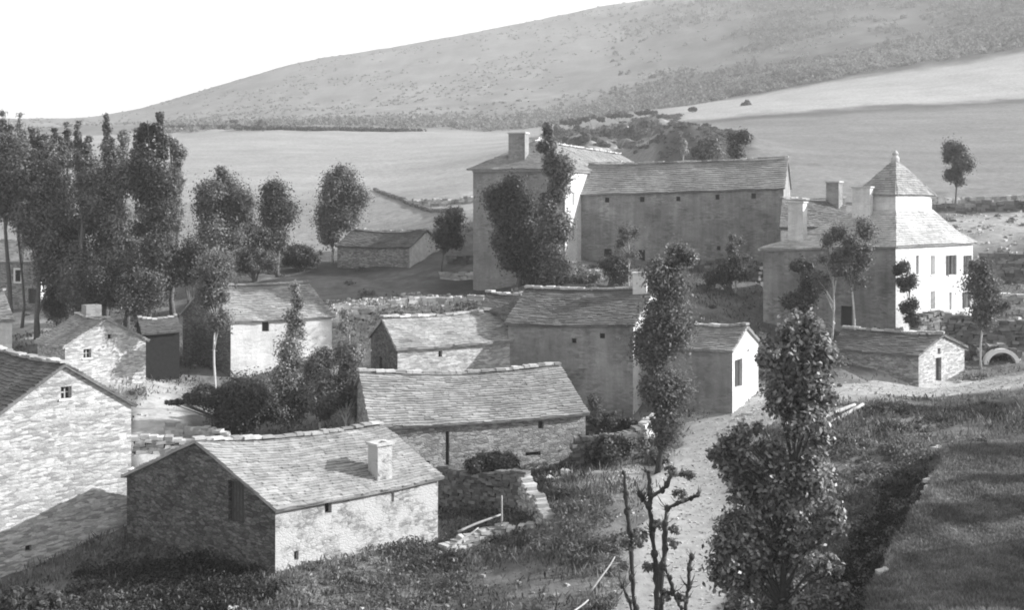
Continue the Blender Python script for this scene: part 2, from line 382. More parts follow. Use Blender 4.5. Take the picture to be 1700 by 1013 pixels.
# ground cover: how pale the soil, stubble, pasture is (reflectance), by place, with some shade painted in
def tone_at(X, Y):
    u = CX + F * X / np.maximum(Y, 1); D = Y
    ww = fbm(X / 9, Y / 9, 4, 21); w2 = fbm(X / 2.2, Y / 2.2, 3, 5)
    t = np.full(X.shape, 0.15) + 0.16 * w2 + 0.10 * ww
    def blend(t, m, val): m = np.clip(m, 0, 1); return t * (1 - m) + val * m
    def sm(a, b, x): y = np.clip((x - a) / (b - a), 0, 1); return y * y * (3 - 2 * y)
    def patch(t, u0, D0, ru, rD, val, soft=0.35):
        r = np.sqrt(((u - u0) / ru) ** 2 + ((D - D0) / rD) ** 2) + ww * 0.5
        return blend(t, 1 - sm(1 - soft, 1 + soft, r), val)
    # pastures beyond the village
    fl = sm(150, 168, D + ww * 10)
    fieldL = 0.31 + 0.05 * fbm(X / 40, Y / 12, 4, 31) + 0.012 * np.sin(Y / 9.0 + 3 * ww)
    t = blend(t, fl * (1 - sm(900, 980, u + 30 * ww)), fieldL)
    t = blend(t, fl * (1 - sm(600, 760, u - (D - 160) * 1.2 + 20 * ww)) * (1 - sm(235, 260, D)), 0.24)
    t = blend(t, sm(1180, 1240, u + 30 * ww) * sm(135, 150, D), 0.19 + 0.07 * fbm(X / 60, Y / 10, 4, 41))
    t = blend(t, sm(900, 980, u) * (1 - sm(1180, 1240, u)) * sm(140, 160, D), 0.22)
    t = patch(t, 1158, 268, 92, 34, 0.075, 0.15)                 # shaded slope of the knoll painted dark
    t = blend(t, np.exp(-((u - 1010) / 95) ** 4 - ((D - 385) / 85) ** 4) * (fbm((X + Y * .3) / 5, Y / 14, 3, 61) > -.02), 0.08)
    t = blend(t, np.exp(-((u - 1010) / 95) ** 4 - ((D - 385) / 85) ** 4) * (fbm((X + Y * .3) / 4, Y / 10, 3, 63) > .12), 0.42)
    t = blend(t, sm(1040, 1150, u) * sm(400, 425, D + 40 * ww) , 0.36)       # stubble strip high on the right
    dk = np.exp(-((D - 402 - (u - 1300) * 0.02 + 14 * ww) / 12) ** 2) * sm(1080, 1200, u); t = blend(t, dk, 0.10)
    hedge = sm(560, 590, D + 25 * ww + (u - 900) * 0.03)       # scrubby hill
    hill = 0.235 + 0.12 * fbm(X / 90, Y / 120, 5, 51) + 0.10 * fbm(X / 9, Y / 40, 4, 53) - 0.12 * sm(950, 1300, u) * (1 - sm(1150, 1400, D + 300 * ww)) - 0.05 * (1 - sm(700, 800, D + 200 * ww))
    t = blend(t, hedge, hill)
    # village ground
    t = patch(t, 1560, 120, 60, 22, 0.30); t = patch(t, 1650, 140, 90, 12, 0.33)
    t = patch(t, 265, 76, 45, 16, 0.46, 0.25); t = patch(t, 200, 93, 120, 5, 0.4)
    t = patch(t, 700, 112, 190, 7, 0.40, 0.4); t = patch(t, 560, 104, 80, 7, 0.42, 0.5)
    t = patch(t, 60, 118, 60, 5, 0.4); t = patch(t, 1010, 66, 55, 5, 0.40); t = patch(t, 1290, 78, 160, 4.5, 0.42, 0.3)
    t = patch(t, 1600, 84.2, 170, 2.4, 0.42, 0.3); t = patch(t, 930, 116, 60, 5, 0.36, 0.5)
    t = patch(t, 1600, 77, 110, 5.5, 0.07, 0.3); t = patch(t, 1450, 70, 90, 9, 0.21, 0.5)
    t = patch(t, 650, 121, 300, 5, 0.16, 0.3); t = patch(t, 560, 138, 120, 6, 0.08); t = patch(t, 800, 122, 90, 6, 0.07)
    s = step_right(X, Y)
    t = np.where(s > 1.2, 0.27 + 0.2 * fbm(X / 7, Y / 1.3, 4, 71), t)
    t = np.where(((s > 0.02) | (s < -.25)) & (s < .9) & (Y < 62), 0.05, t)  # shade of bank and ditch painted into the ground tone
    t = patch(t, 1040, 50, 60, 6, 0.30, .5); t = patch(t, 330, 54, 170, 3, 0.05)  # last patch paints the ground shadow before the dark gable
    return np.clip(t, 0.03, 0.6)

Ds = np.concatenate([np.linspace(-6, 30, 25), np.arange(31.5, 40, 1.0), np.arange(40, 95, 0.34), np.arange(95, 170, 0.8), np.arange(170, 240, 2.0), np.arange(240, 470, 1.6), np.exp(np.linspace(math.log(471), math.log(1660), 110))])
us = np.concatenate([np.linspace(-1800, -520, 26), np.arange(-500, -60, 20), np.arange(-60, 1760, 5.5), np.arange(1765, 2220, 20), np.linspace(2260, 3600, 26)])
UU, DD = np.meshgrid(us, Ds)
XX = (UU - CX) / F * np.maximum(DD, 26); XX = np.where(DD < 26, XX * 1.0, XX)
Xf, Yf = XX.ravel(), DD.ravel()
Zf = zt(Xf, Yf)
nr, nc = UU.shape
idx = np.arange(nr * nc).reshape(nr, nc)
quads = np.stack([idx[:-1, :-1], idx[:-1, 1:], idx[1:, 1:], idx[1:, :-1]], -1).reshape(-1, 4)
me = bpy.data.meshes.new('ground'); me.vertices.add(nr * nc)
me.vertices.foreach_set('co', np.stack([Xf, Yf, Zf], -1).astype(np.float32).ravel())
me.loops.add(quads.size); me.loops.foreach_set('vertex_index', quads.ravel().astype(np.int32))
me.polygons.add(len(quads)); me.polygons.foreach_set('loop_start', np.arange(0, quads.size, 4, dtype=np.int32))
me.update(calc_edges=True); me.polygons.foreach_set('use_smooth', np.ones(len(quads), dtype=bool))
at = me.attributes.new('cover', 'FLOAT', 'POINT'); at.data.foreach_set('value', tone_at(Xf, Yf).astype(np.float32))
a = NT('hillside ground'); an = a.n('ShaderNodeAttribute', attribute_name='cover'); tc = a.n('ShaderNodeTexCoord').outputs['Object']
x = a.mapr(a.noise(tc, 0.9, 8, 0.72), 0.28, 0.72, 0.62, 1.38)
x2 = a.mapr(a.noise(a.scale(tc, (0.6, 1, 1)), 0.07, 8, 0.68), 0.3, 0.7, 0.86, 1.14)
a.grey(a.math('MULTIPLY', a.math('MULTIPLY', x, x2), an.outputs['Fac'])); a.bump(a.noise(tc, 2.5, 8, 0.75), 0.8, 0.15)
tag(link('ground', me, a.m), kind='structure')

# path / road sheets draped just above the ground
def drape(name, pts, ws, mat, n=160, m=10, lift=0.07):
    seg = [0]; 
    for k in range(len(pts) - 1): seg.append(seg[-1] + math.hypot(pts[k + 1][0] - pts[k][0], pts[k + 1][1] - pts[k][1]))
    s = np.linspace(0, seg[-1], n); px_ = np.interp(s, seg, [p[0] for p in pts]); py_ = np.interp(s, seg, [p[1] for p in pts])
    ker = np.ones(9) / 9
    px_[4:-4] = np.convolve(px_, ker, 'valid'); py_[4:-4] = np.convolve(py_, ker, 'valid')
    wd = np.interp(s, seg, ws); tx = np.gradient(px_); ty = np.gradient(py_); L = np.hypot(tx, ty); nx, ny = ty / L, -tx / L
    V = []; 
    for j in range(m + 1):
        q = j / m * 2 - 1
        wob = wd * (1 + 0.7 * fbm(s / 1.6 + (50 if q > 0 else 0), s * 0 + 3.3, 3, 8))
        V.append(np.stack([px_ + nx * q * wob, py_ + ny * q * wob], -1))
    V = np.array(V); x = V[..., 0].ravel(); y = V[..., 1].ravel(); e = np.abs(np.linspace(-1, 1, m + 1))[:, None] * np.ones(n)
    z = zt(x, y) + lift * (1 - 2.0 * (e.ravel() > 0.99))
    mb = MB(); mb.v = [tuple(t) for t in np.stack([x, y, z], -1).tolist()]
    mb.f = [(j * n + i, j * n + i + 1, (j + 1) * n + i + 1, (j + 1) * n + i) for j in range(m) for i in range(n - 1)]
    o = mb.build(name, mat, smooth=True); tag(o, kind='structure'); return o
pm = mat_noise('beaten earth', 0.33, 0.3, 1.6, 0.8)
drape('path', PATH, PATHW, pm, 260, 14)
# ------------------------------------------------------------------ building kit
FOOT = []
def P2(p): return Vector((p[0], p[1])) if not (len(p) == 3 and p[2] == 'px') else Vector(xy(p[0], p[1]))
def U(u, D): return Vector(xy(u, D))
def slates(mb, E0, E1, R1, R0, eave=0.28, verge=0.18, ex=0.30, wmin=0.28, wmax=0.62, sag=0.12, lift=0.05, thick=0.05, seed=0, under=True, jag=1.0):
    rnd = random.Random(seed)
    E0, E1, R1, R0 = map(Vector, (E0, E1, R1, R0))
    along = (E1 - E0).normalized(); up0 = (R0 - E0).normalized(); up1 = (R1 - E1).normalized()
    tri = (R1 - R0).length < 0.05
    e0 = E0 - up0 * eave - along * verge; e1 = E1 - up1 * eave + along * verge
    r0 = R0 - (along * verge if not tri else Vector((0, 0, 0))); r1 = R1 + (along * verge if not tri else Vector((0, 0, 0)))
    nrm = (E1 - E0).cross(R0 - E0).normalized()
    if nrm.z < 0: nrm = -nrm
    H = ((r0 - e0).length + (r1 - e1).length) / 2; rows = max(2, int(H / ex))
    def pt(s, t):
        p = (e0 * (1 - s) + e1 * s) * (1 - t) + (r0 * (1 - s) + r1 * s) * t
        dz = -sag * math.sin(math.pi * min(max(s, 0), 1)) * (0.25 + 0.75 * t) + 0.085 * noise.noise(Vector((p.x * 0.5, p.y * 0.5, p.z * 0.5 + seed)))
        return p + Vector((0, 0, dz))
    if under:
        nx, ny = 10, 4; G = [[pt(i / nx, j / ny) + nrm * 0.05 for i in range(nx + 1)] for j in range(ny + 1)]
        B = [[q - nrm * 0.12 for q in r] for r in G]
        for j in range(ny):
            for i in range(nx):
                mb.quad(G[j][i], G[j][i + 1], G[j + 1][i + 1], G[j + 1][i]); mb.quad(B[j + 1][i], B[j + 1][i + 1], B[j][i + 1], B[j][i])
        for i in range(nx): mb.quad(B[0][i], B[0][i + 1], G[0][i + 1], G[0][i]); mb.quad(G[ny][i], G[ny][i + 1], B[ny][i + 1], B[ny][i])
        for j in range(ny): mb.quad(G[j][0], G[j + 1][0], B[j + 1][0], B[j][0]); mb.quad(B[j][nx], B[j + 1][nx], G[j + 1][nx], G[j][nx])
    for r in range(rows):
        t0 = r / rows; t1 = min(1.0, (r + 1.35) / rows)
        L = (e1 - e0).length * (1 - t0) + (r1 - r0).length * t0
        if L < 0.2: continue
        s = 0.0
        while s < 1:
            wd = rnd.uniform(wmin, wmax) / L; sa = s; sb = min(1.0, s + wd)
            if 1 - sb < wd * 0.4: sb = 1.0
            j = rnd.uniform(-0.25, 0.25) * jag / rows
            ta = max(t0 + j, -0.02 if r == 0 else 0); tb = max(t0 + j + rnd.uniform(-.1, .1) / rows, -0.02)
            ja = rnd.uniform(-0.05, 0.05) if sa == 0 else 0; jb = rnd.uniform(-0.05, 0.05) if sb == 1 else 0
            n1 = lift + rnd.uniform(0.02, 0.05) + 0.05; n0 = 0.062
            a = pt(sa, ta) + nrm * n1 + along * ja; b = pt(sb, tb) + nrm * (n1 + rnd.uniform(-.015, .015)) + along * jb
            cc = pt(sb, t1) + nrm * n0; d = pt(sa, t1) + nrm * n0
            dn = nrm * (-thick - 0.02)
            mb.add([a, b, cc, d, a + dn, b + dn, cc + dn, d + dn], [(0, 1, 2, 3), (4, 5, 1, 0), (0, 3, 7, 4), (1, 5, 6, 2)])
            s = sb
def ridge_stones(mb, R0, R1, sag=0.12, w_=0.22, h=0.12, seed=0, verge=0.18, step=0.5):
    rnd = random.Random(seed + 99); R0, R1 = Vector(R0), Vector(R1); al = (R1 - R0).normalized(); L = (R1 - R0).length + 2 * verge
    sd = Vector((-al.y, al.x, 0)).normalized(); s = 0
    while s < L:
        l = rnd.uniform(0.6, 1.4) * step; e = min(L, s + l); q = (s + e) / 2 / L
        o = R0 + al * (s - verge) + Vector((0, 0, -sag * math.sin(math.pi * q) + 0.02 + rnd.uniform(-.03, .03)))
        ww = w_ * rnd.uniform(0.8, 1.25)
        mb.box(o - sd * ww, al * (e - s - 0.03), sd * 2 * ww, Vector((0, 0, h * rnd.uniform(0.7, 1.5))))
        s = e
def wall_mesh(mb, a, b, top, zb, holes, apex=None, depth=0.32):
    """a->b ground line; top = (za, zb_top) wall head heights; apex=(frac,z) for a gable; holes = [(s, z, w, h)]"""
    a, b = Vector(a), Vector(b); L = (b - a).length; d = (b - a) / L; n = Vector((d.y, -d.x))
    outer = [(0, zb), (L, zb), (L, top[1])] + ([(L * apex[0], apex[1])] if apex else []) + [(0, top[0])]
    hl = [[(s - w_ / 2, z - h / 2), (s + w_ / 2, z - h / 2), (s + w_ / 2, z + h / 2), (s - w_ / 2, z + h / 2)] for s, z, w_, h in holes]
    loops = [[Vector((p[0], p[1], 0)) for p in outer]] + [[Vector((p[0], p[1], 0)) for p in reversed(h)] for h in hl]
    flat = [p for lp in loops for p in lp]; tris = tessellate_polygon(loops)
    V = [Vector((a.x + d.x * p.x, a.y + d.y * p.x, p.y)) for p in flat]
    fs = []
    for t in tris:
        q = [V[i] for i in t]; nn = (q[1] - q[0]).cross(q[2] - q[0])
        fs.append(tuple(t) if nn.x * n.x + nn.y * n.y > 0 else tuple(reversed(t)))
    mb.add(V, fs)
    for h in hl:
        q = [Vector((a.x + d.x * p[0], a.y + d.y * p[0], p[1])) for p in h]; inn = Vector((-n.x, -n.y, 0)) * depth
        for i in range(4): j = (i + 1) % 4; mb.quad(q[j], q[i], q[i] + inn, q[j] + inn)
def hit(a, b, u, v):
    a, b = Vector(a), Vector(b); L = (b - a).length; d = (b - a) / L; k = (u - CX) / F
    s = (k * a.y - a.x) / (d.x - k * d.y); D = a.y + s * d.y
    return s, zv(v, D)
def opening(root, a, b, s, z, w_, h, kind):
    a, b = Vector(a), Vector(b); d = (b - a).normalized(); n = Vector((d.y, -d.x, 0)); d3 = Vector((d.x, d.y, 0)); up = Vector((0, 0, 1))
    c0 = Vector((a.x, a.y, 0)) + d3 * s + up * z
    def bx(name, cx, cz, ww, hh, y0, th, mat, par):
        m = MB(); m.box(c0 + d3 * (cx - ww / 2) + up * (cz - hh / 2) - n * (-y0), d3 * ww, -n * th, up * hh); return m.build(name, M[mat], par)
    if kind in ('door', 'barn_door'):
        o = bx('door', 0, 0, w_ + .04, h + .04, -0.22, 0.06, 'wood', root)
        m = MB(); k = -w_ / 2 + 0.1
        while k < w_ / 2 - 0.05: m.box(c0 + d3 * k + up * (-h / 2) - n * 0.219, d3 * 0.03, n * 0.02, up * h); k += 0.22
        m.build('plank', M['shutter'], o)
        if kind == 'door': bx('lintel', 0, h / 2 + .14, w_ + .5, .22, 0.03, .2, 'rubble_pale', root)
        return
    o = bx('window', 0, 0, w_ + .04, h + .04, -0.26 if kind != 'hole' else -0.3, 0.05, 'glass' if kind != 'hole' else 'dark', root)
    if kind == 'hole':
        bx('lintel', 0, h / 2 + .09, w_ + .36, .15, 0.025, .2, 'rubble', o)
        return
    if kind == 'slit': return
    m = MB(); t = 0.07
    m.box(c0 + d3 * (-w_ / 2) + up * (-h / 2) - n * 0.2, d3 * t, -n * .05, up * h); m.box(c0 + d3 * (w_ / 2 - t) + up * (-h / 2) - n * 0.2, d3 * t, -n * .05, up * h)
    m.box(c0 + d3 * (-t / 2) + up * (-h / 2) - n * 0.198, d3 * t, -n * .04, up * h); m.box(c0 + d3 * (-w_ / 2 + t) + up * (-.03) - n * 0.203, d3 * (w_ - 2 * t), -n * .04, up * .06)
    m.build('frame', M['wood' if kind in ('surround', 'shuttered') else 'wood_pale'], o)
    if kind == 'shuttered':
        for sgn in (-1, 1): 
            mm = MB(); ww = w_ * 0.52; cx = sgn * (w_ / 2 + ww / 2 + 0.03)
            mm.box(c0 + d3 * (cx - ww / 2) + up * (-h / 2) + n * 0.07, d3 * ww, -n * .045, up * h)
            for q in range(3): mm.box(c0 + d3 * (cx - ww / 2 + .03) + up * (-h / 2 + h * (0.12 + 0.36 * q)) + n * 0.085, d3 * (ww - .06), -n * .014, up * .09)
            mm.build('shutter', M['shutter'], o)
    if kind == 'closed':
        mm = MB(); mm.box(c0 + d3 * (-w_ / 2) + up * (-h / 2) + n * 0.03, d3 * w_, -n * .05, up * h); mm.build('shutter', M['plaster'], o)
    if kind == 'surround':
        mm = MB()
        for cx, cz, ww, hh in ((-w_ / 2 - .12, 0, .24, h + .1), (w_ / 2 + .12, 0, .24, h + .1), (0, h / 2 + .15, w_ + .48, .22), (0, -h / 2 - .12, w_ + .56, .18)):
            mm.box(c0 + d3 * (cx - ww / 2) + up * (cz - hh / 2) + n * 0.03, d3 * ww, -n * .06, up * hh)
        mm.build('surround', M['lime'], o)
    else: bx('sill', 0, -h / 2 - .06, w_ + .2, .09, 0.06, .2, 'lime', o)
def stack(root, u, vb, vt, D, wu, dv, ang, mat='plaster', cap=True, sink=1.2, nm='chimney'):
    """masonry chimney: column u of its centre, rows of foot and head, distance, plan size in metres, turned by ang degrees"""
    c0 = px(u, vb, D); zt_ = zv(vt, D); ca, sa = math.cos(math.radians(ang)), math.sin(math.radians(ang))
    e1 = Vector((ca, sa, 0)) * wu; e2 = Vector((-sa, ca, 0)) * dv; up = Vector((0, 0, 1))
    h = zt_ - (c0.z - sink); m = MB(); o0 = c0 - e1 / 2 - e2 / 2 - up * sink
    t = 0.16                                     # hollow top
    f1 = e1.normalized() * t; f2 = e2.normalized() * t
    for o_, x_, y_ in ((o0, e1, f2), (o0 + e2 - f2, e1, f2), (o0 + f2, f1, e2 - 2 * f2), (o0 + e1 - f1 + f2, f1, e2 - 2 * f2)): m.box(o_, x_, y_, up * h)
    ch = m.build(nm, M[mat], root)
    m = MB(); m.box(o0 + f1 * 1.01 + f2 * 1.01 + up * (h - .5), e1 - 2.02 * f1, e2 - 2.02 * f2, up * .1); m.build('flue', M['dark'], ch)
    if cap:
        m = MB(); g1 = e1.normalized() * .09; g2 = e2.normalized() * .09
        for o_, x_, y_ in ((o0 - g1 - g2, e1 + 2 * g1, f2 + g2), (o0 + e2 - f2 - g1, e1 + 2 * g1, f2 + g2), (o0 - g1 + f2, f1 + g1, e2 - 2 * f2), (o0 + e1 - f1 + f2, f1 + g1, e2 - 2 * f2)):
            m.box(o_ + up * (h + .003), x_, y_, up * .12)
        m.build('chimney_cap', M['rubble_pale'], ch)
    return ch
def house(name, label, cat, F0, F1, A0, A1, ez, rz, wall='stone_mid', roof='slate', ops=(), group=None, rear=None, opt=None, wallmats=None, ground_to=None):
    F0, F1, A0, A1 = map(Vector, (F0, F1, A0, A1)); B0 = 2 * A0 - F0; B1 = 2 * A1 - F1
    ez = ez if isinstance(ez, tuple) else (ez, ez); rz = rz if isinstance(rz, tuple) else (rz, rz); opt = opt or {}
    zs = [z1(p.x, p.y) for p in (F0, F1, B0, B1)]; zb = min(zs) - 0.8
    ctr = (F0 + F1 + B0 + B1) / 4; FOOT.append([F0, F1, B1, B0])
    root = empty(name, (ctr.x, ctr.y, min(zs)), label, cat, group)
    walls = {'front': (F0, F1, (ez[0], ez[1]), None), 'right': (F1, B1, (ez[1], ez[1]), (0.5, rz[1])), 'back': (B1, B0, (ez[1], ez[0]), None), 'left': (B0, F0, (ez[0], ez[0]), (0.5, rz[0]))}
    m = MB(); m2 = {}
    for k, (a_, b_, top, ap) in walls.items():
        hs = []
        for o_ in ops:
            if o_[0] != k: continue
            s, z = hit(a_, b_, o_[1], o_[2]); w_, h = o_[3], o_[4]; L = (Vector(b_) - Vector(a_)).length
            s = min(max(s, w_ / 2 + .15), L - w_ / 2 - .15)
            if k in ('front', 'back'): z = min(z, min(top) - h / 2 - 0.08)
            else:
                apz = ap[1]; tz = lambda q: top[0] + (apz - top[0]) * (1 - abs(q / L - .5) * 2)
                z = min(z, min(tz(s - w_ / 2), tz(s + w_ / 2)) - h / 2 - .12)
            hs.append((s, z, w_, h)); opening(root, a_, b_, s, z, w_, h, o_[5])
        wm = (wallmats or {}).get(k, wall); m2.setdefault(wm, MB())  # per-side tones: sunlit walls painted paler, shaded ones darker
        wall_mesh(m2[wm], a_, b_, top, zb, hs, ap)
    for wm, mm in m2.items(): mm.build('wall', M[wm], root)
    v3 = lambda p, z: Vector((p.x, p.y, z)); r = MB(); sg = opt.get('sag', 0.14) * 1.5; sd = hash(label) % 1000 if False else sum(map(ord, label))
    kw = dict(ex=opt.get('ex', 0.24), wmin=opt.get('wmin', .28), wmax=opt.get('wmax', .62), sag=sg, eave=opt.get('eave', .28), verge=opt.get('verge', .16), lift=opt.get('lift', .05), jag=opt.get('jag', 1.0))
    slates(r, v3(F0, ez[0]), v3(F1, ez[1]), v3(A1, rz[1]), v3(A0, rz[0]), seed=sd, **kw)
    slates(r, v3(B1, ez[1]), v3(B0, ez[0]), v3(A0, rz[0]), v3(A1, rz[1]), seed=sd + 1, **kw)
    ro = r.build('roof', M[roof], root)
    r = MB(); ridge_stones(r, v3(A0, rz[0] + .12), v3(A1, rz[1] + .12), sag=sg, seed=sd, step=opt.get('rstep', .5)); r.build('ridge_stones', M[opt.get('ridge', 'rubble')], ro)
    return root, dict(F0=F0, F1=F1, B0=B0, B1=B1, A0=A0, A1=A1)

# ------------------------------------------------------------------ the buildings
up40 = Vector((-0.67, 0.74))
# tall pale gable at the left edge
f1 = U(-15, 58); a1 = U(106, 60.4)
house('stone_house', 'tall pale stone house at the left edge, one small attic window in its gable', 'house',
      f1 + up40 * 12, f1, a1 + up40 * 12, a1, -10.35, -8.05, 'stone_pale', 'slate_dark', ops=[('right', 110, 652, .55, .6, 'plain'), ('right', 47, 911, .3, .3, 'slit')])
# low house in the foreground with the square chimney
r, g = house('stone_house', 'low foreground house with a square white chimney on its pale roof and a dark gable', 'house',
      U(457, 55), U(727, 61.1), U(327, 58.2), U(630, 63.5), (-13.78, -13.75), (-11.45, -11.62), 'stone_lime', 'slate_light',
      ops=[('front', 545, 842, .38, .62, 'hole'), ('front', 492, 923, .24, .42, 'slit'), ('front', 652, 826, .16, .45, 'slit'), ('left', 392, 828, 1.1, 1.9, 'barn_door')], opt=dict(sag=0.2, ex=.22, wmin=.22), wallmats={'left': 'stone_shade'})
stack(r, 631, 800, 738, 59.7, .86, 0.84, 41, 'stone_lime', sink=.9)
# long low barn in the middle
r, g = house('long_barn', 'long low stone barn in the centre, a dark vertical slit down its wall', 'barn',
      U(618, 66), U(972, 70.6), U(600, 70.5), U(926, 74.6), (-12.15, -12.15), (-9.85, -10.0), 'stone_mid', 'slate',
      ops=[('front', 898, 706, .32, .45, 'slit'), ('front', 743, 745, .22, 1.9, 'slit'), ('front', 885, 754, .95, .22, 'slit'), ('front', 705, 771, .6, .35, 'slit')], opt=dict(sag=0.22, ex=.23))
# middle bright-walled house behind it
house('stone_house', 'small house with pointed dark left gable and bright wall, touching the big shaded house', 'house',
      U(660, 78), U(852, 82.6), U(637, 81.3), U(818, 87), -9.25, -7.7, 'stone_pale', 'slate_light', ops=[('front', 731, 588, .28, .4, 'slit'), ('left', 632, 612, .7, 1.6, 'barn_door')], opt=dict(sag=.12), wallmats={'left': 'stone_shade'})
# big shaded house, bright right gable
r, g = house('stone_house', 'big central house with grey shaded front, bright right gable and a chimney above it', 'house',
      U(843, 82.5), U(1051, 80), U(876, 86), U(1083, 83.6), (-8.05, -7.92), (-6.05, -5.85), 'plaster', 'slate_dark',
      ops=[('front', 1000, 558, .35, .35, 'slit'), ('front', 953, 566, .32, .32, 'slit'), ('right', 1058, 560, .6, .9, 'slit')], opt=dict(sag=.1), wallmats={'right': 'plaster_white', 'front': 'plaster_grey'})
stack(r, 1063, 483, 455, 83.4, .95, .7, -14, 'plaster_white', sink=.8)
# lean-to wing with a shaded roof on the left end of it
house('lean_to', 'lower shaded lean-to against the left end of the big central house', 'outbuilding',
      U(800, 87.3), U(856, 84.5), U(812, 90), U(872, 88), -7.6, -6.6, 'plaster_grey', 'slate_dark')
# white house at left of centre
house('farmhouse', 'white-walled farmhouse left of centre behind the dark thicket, one dark window under the eaves', 'farmhouse',
      U(383, 98), U(551, 102.5), U(342, 101), U(508, 105), (-9.4, -9.4), (-6.8, -6.85), 'plaster_white', 'slate', 
      ops=[('front', 441, 542, .62, .85, 'slit'), ('left', 357, 572, .6, .9, 'plain'), ('front', 497, 605, .5, .7, 'closed')], opt=dict(sag=.12), wallmats={'left': 'stone_shade'})
# small house with gable and chimney at left
g0 = U(108, 88); g1 = U(242, 92.6); am = (g0 + g1) / 2 + Vector((0, 0))
d_ = Vector((-.66, .75))
r, g = house('cottage', 'small pale cottage at left with an attic hole and little window in its gable', 'cottage',
      g0 + d_ * 5.5, g0, am + d_ * 5.5, am, (-10.4, -10.35), (-8.6, -8.6), 'stone_pale', 'slate', ops=[('right', 145, 587, .6, .65, 'plain'), ('right', 182, 559, .3, .35, 'slit')], wallmats={'front': 'stone_mid'})
stack(r, 152, 545, 506, 93.5, 1.2, 1.0, 40, 'plaster', cap=False, sink=1.6)
# shed, near-black to paint the shadow gap between the cottage and the white farmhouse
house('shed', 'dark timber shed in shade between the small cottage and the white farmhouse', 'shed',  # its near-black wood stands in for the shadow gap
      U(238, 95.5), U(298, 96.8), U(232, 98), U(290, 99.5), -10.1, -9.3, 'wood_shade', 'slate_dark')
# far left house with the little window in a white surround
house('stone_house', 'grey house at the far left under the trees, its small window framed in white', 'house',
      U(-90, 134), U(66, 130), U(-85, 139), U(72, 135), -6.1, -4.0, 'stone_mid', 'slate_light', ops=[('front', 30, 458, .7, 1.2, 'surround'), ('front', 54, 492, 1.1, 1.6, 'barn_door')], wallmats={'right': 'plaster_white'})
# white gable end cut by the left edge of the frame
house('cottage', 'white cottage end cut off by the left edge, above the tall pale gable', 'cottage',
      U(-170, 86), U(20, 85.5), U(-165, 89.5), U(4, 89), -8.15, -6.5, 'plaster_white', 'slate_light')
# field barn below the pasture
house('field_barn', 'dark field barn with a pale ragged gable at the foot of the pasture', 'barn',
      U(560, 139), U(680, 135), U(590, 142), U(708, 138.4), -4.7, -2.95, 'stone_mid', 'slate_dark', opt=dict(sag=.2), wallmats={'right': 'rubble_pale'})
# house by the path
r, g = house('stone_house', 'small house at the head of the path, dark doorway in its bright gable', 'house',
      U(1096, 80.5), U(1216, 77), U(1118, 83), U(1238, 79.2), (-9.4, -9.25), (-8.1, -8.05), 'plaster', 'slate', ops=[('right', 1226, 620, 1.5, 1.8, 'barn_door')], wallmats={'right': 'plaster_white'})
# small barn on the right by the road
r, g = house('stone_barn', 'low stone barn beside the road at right, narrow door in its bright gable', 'barn',
      U(1383, 87.5), U(1525, 84), U(1403, 89.8), U(1564, 86.3), (-10.45, -10.45), (-9.3, -9.35), 'stone_mid', 'slate_dark',
      ops=[('right', 1558, 617, .85, 1.95, 'door'), ('right', 1559, 583, .42, .42, 'slit')], opt=dict(sag=.08), wallmats={'right': 'stone_pale'})

# ---- chateau: tall block (hipped) with a long wing to its right
def block(name, label, cat, Pn, Lf, Rt, ez, zb, wallmat, rightmat, ops):
    Pn, Lf, Rt = Vector(Pn), Vector(Lf), Vector(Rt); Kk = Lf + Rt - Pn
    ctr = (Lf + Rt) / 2; root = empty(name, (ctr.x, ctr.y, zb + .8), label, cat); FOOT.append([Lf, Pn, Rt, Kk])
    W = {'front': (Lf, Pn, (ez[0], ez[1])), 'right': (Pn, Rt, (ez[1], ez[2])), 'back': (Rt, Kk, (ez[2], ez[3])), 'left': (Kk, Lf, (ez[3], ez[0]))}
    ms = {}
    for k, (a_, b_, top) in W.items():
        hs = []
        for o_ in ops:
            if o_[0] != k: continue
            s, z = hit(a_, b_, o_[1], o_[2]); L = (b_ - a_).length; s = min(max(s, o_[3] / 2 + .1), L - o_[3] / 2 - .1)
            hs.append((s, z, o_[3], o_[4])); opening(root, a_, b_, s, z, o_[3], o_[4], o_[5])
        wm = rightmat if k == 'right' else wallmat; ms.setdefault(wm, MB()); wall_mesh(ms[wm], a_, b_, top, zb, hs)  # sunlit right wall painted paler than the shaded walls
    for wm, mm in ms.items(): mm.build('wall', M[wm], root)
    return root, Pn, Lf, Rt, Kk
v3 = lambda p, z: Vector((p.x, p.y, z))
pn = Vector((5.2, 118)); dR = Vector((.34, .94)).normalized(); lf = pn + Vector((-.94, .34)) * 9.7
rt = pn + dR * 42
root, Pn, Lf, Rt, Kk = block('manor', 'tall hip-roofed manor block with a big chimney, half hidden by two trees', 'manor',
      pn, lf, rt, (3.65, 3.7, 3.7, 3.65), -11.0, 'plaster', 'plaster_white',
      [('front', 815, 330, .7, 1.3, 'slit'), ('front', 905, 330, .7, 1.3, 'slit'), ('right', 952, 330, .7, 1.3, 'closed'), ('right', 951, 385, .7, 1.4, 'closed')])
ra = (Pn + Lf) / 2 + dR * 4.8; rb = (Rt + Kk) / 2 - dR * 3; zr = 6.5
m = MB(); kw = dict(ex=.36, wmin=.35, wmax=.8, eave=.45, sag=.03, lift=.03, jag=.4)
E = 3.7
slates(m, v3(Lf, E), v3(Pn, E), v3(ra, zr), v3(ra, zr), verge=.3, seed=1, **kw)
slates(m, v3(Pn, E), v3(Rt, E), v3(rb, zr), v3(ra, zr), verge=.02, seed=2, **kw)
slates(m, v3(Rt, E), v3(Kk, E), v3(rb, zr), v3(rb, zr), verge=.02, seed=3, **kw)
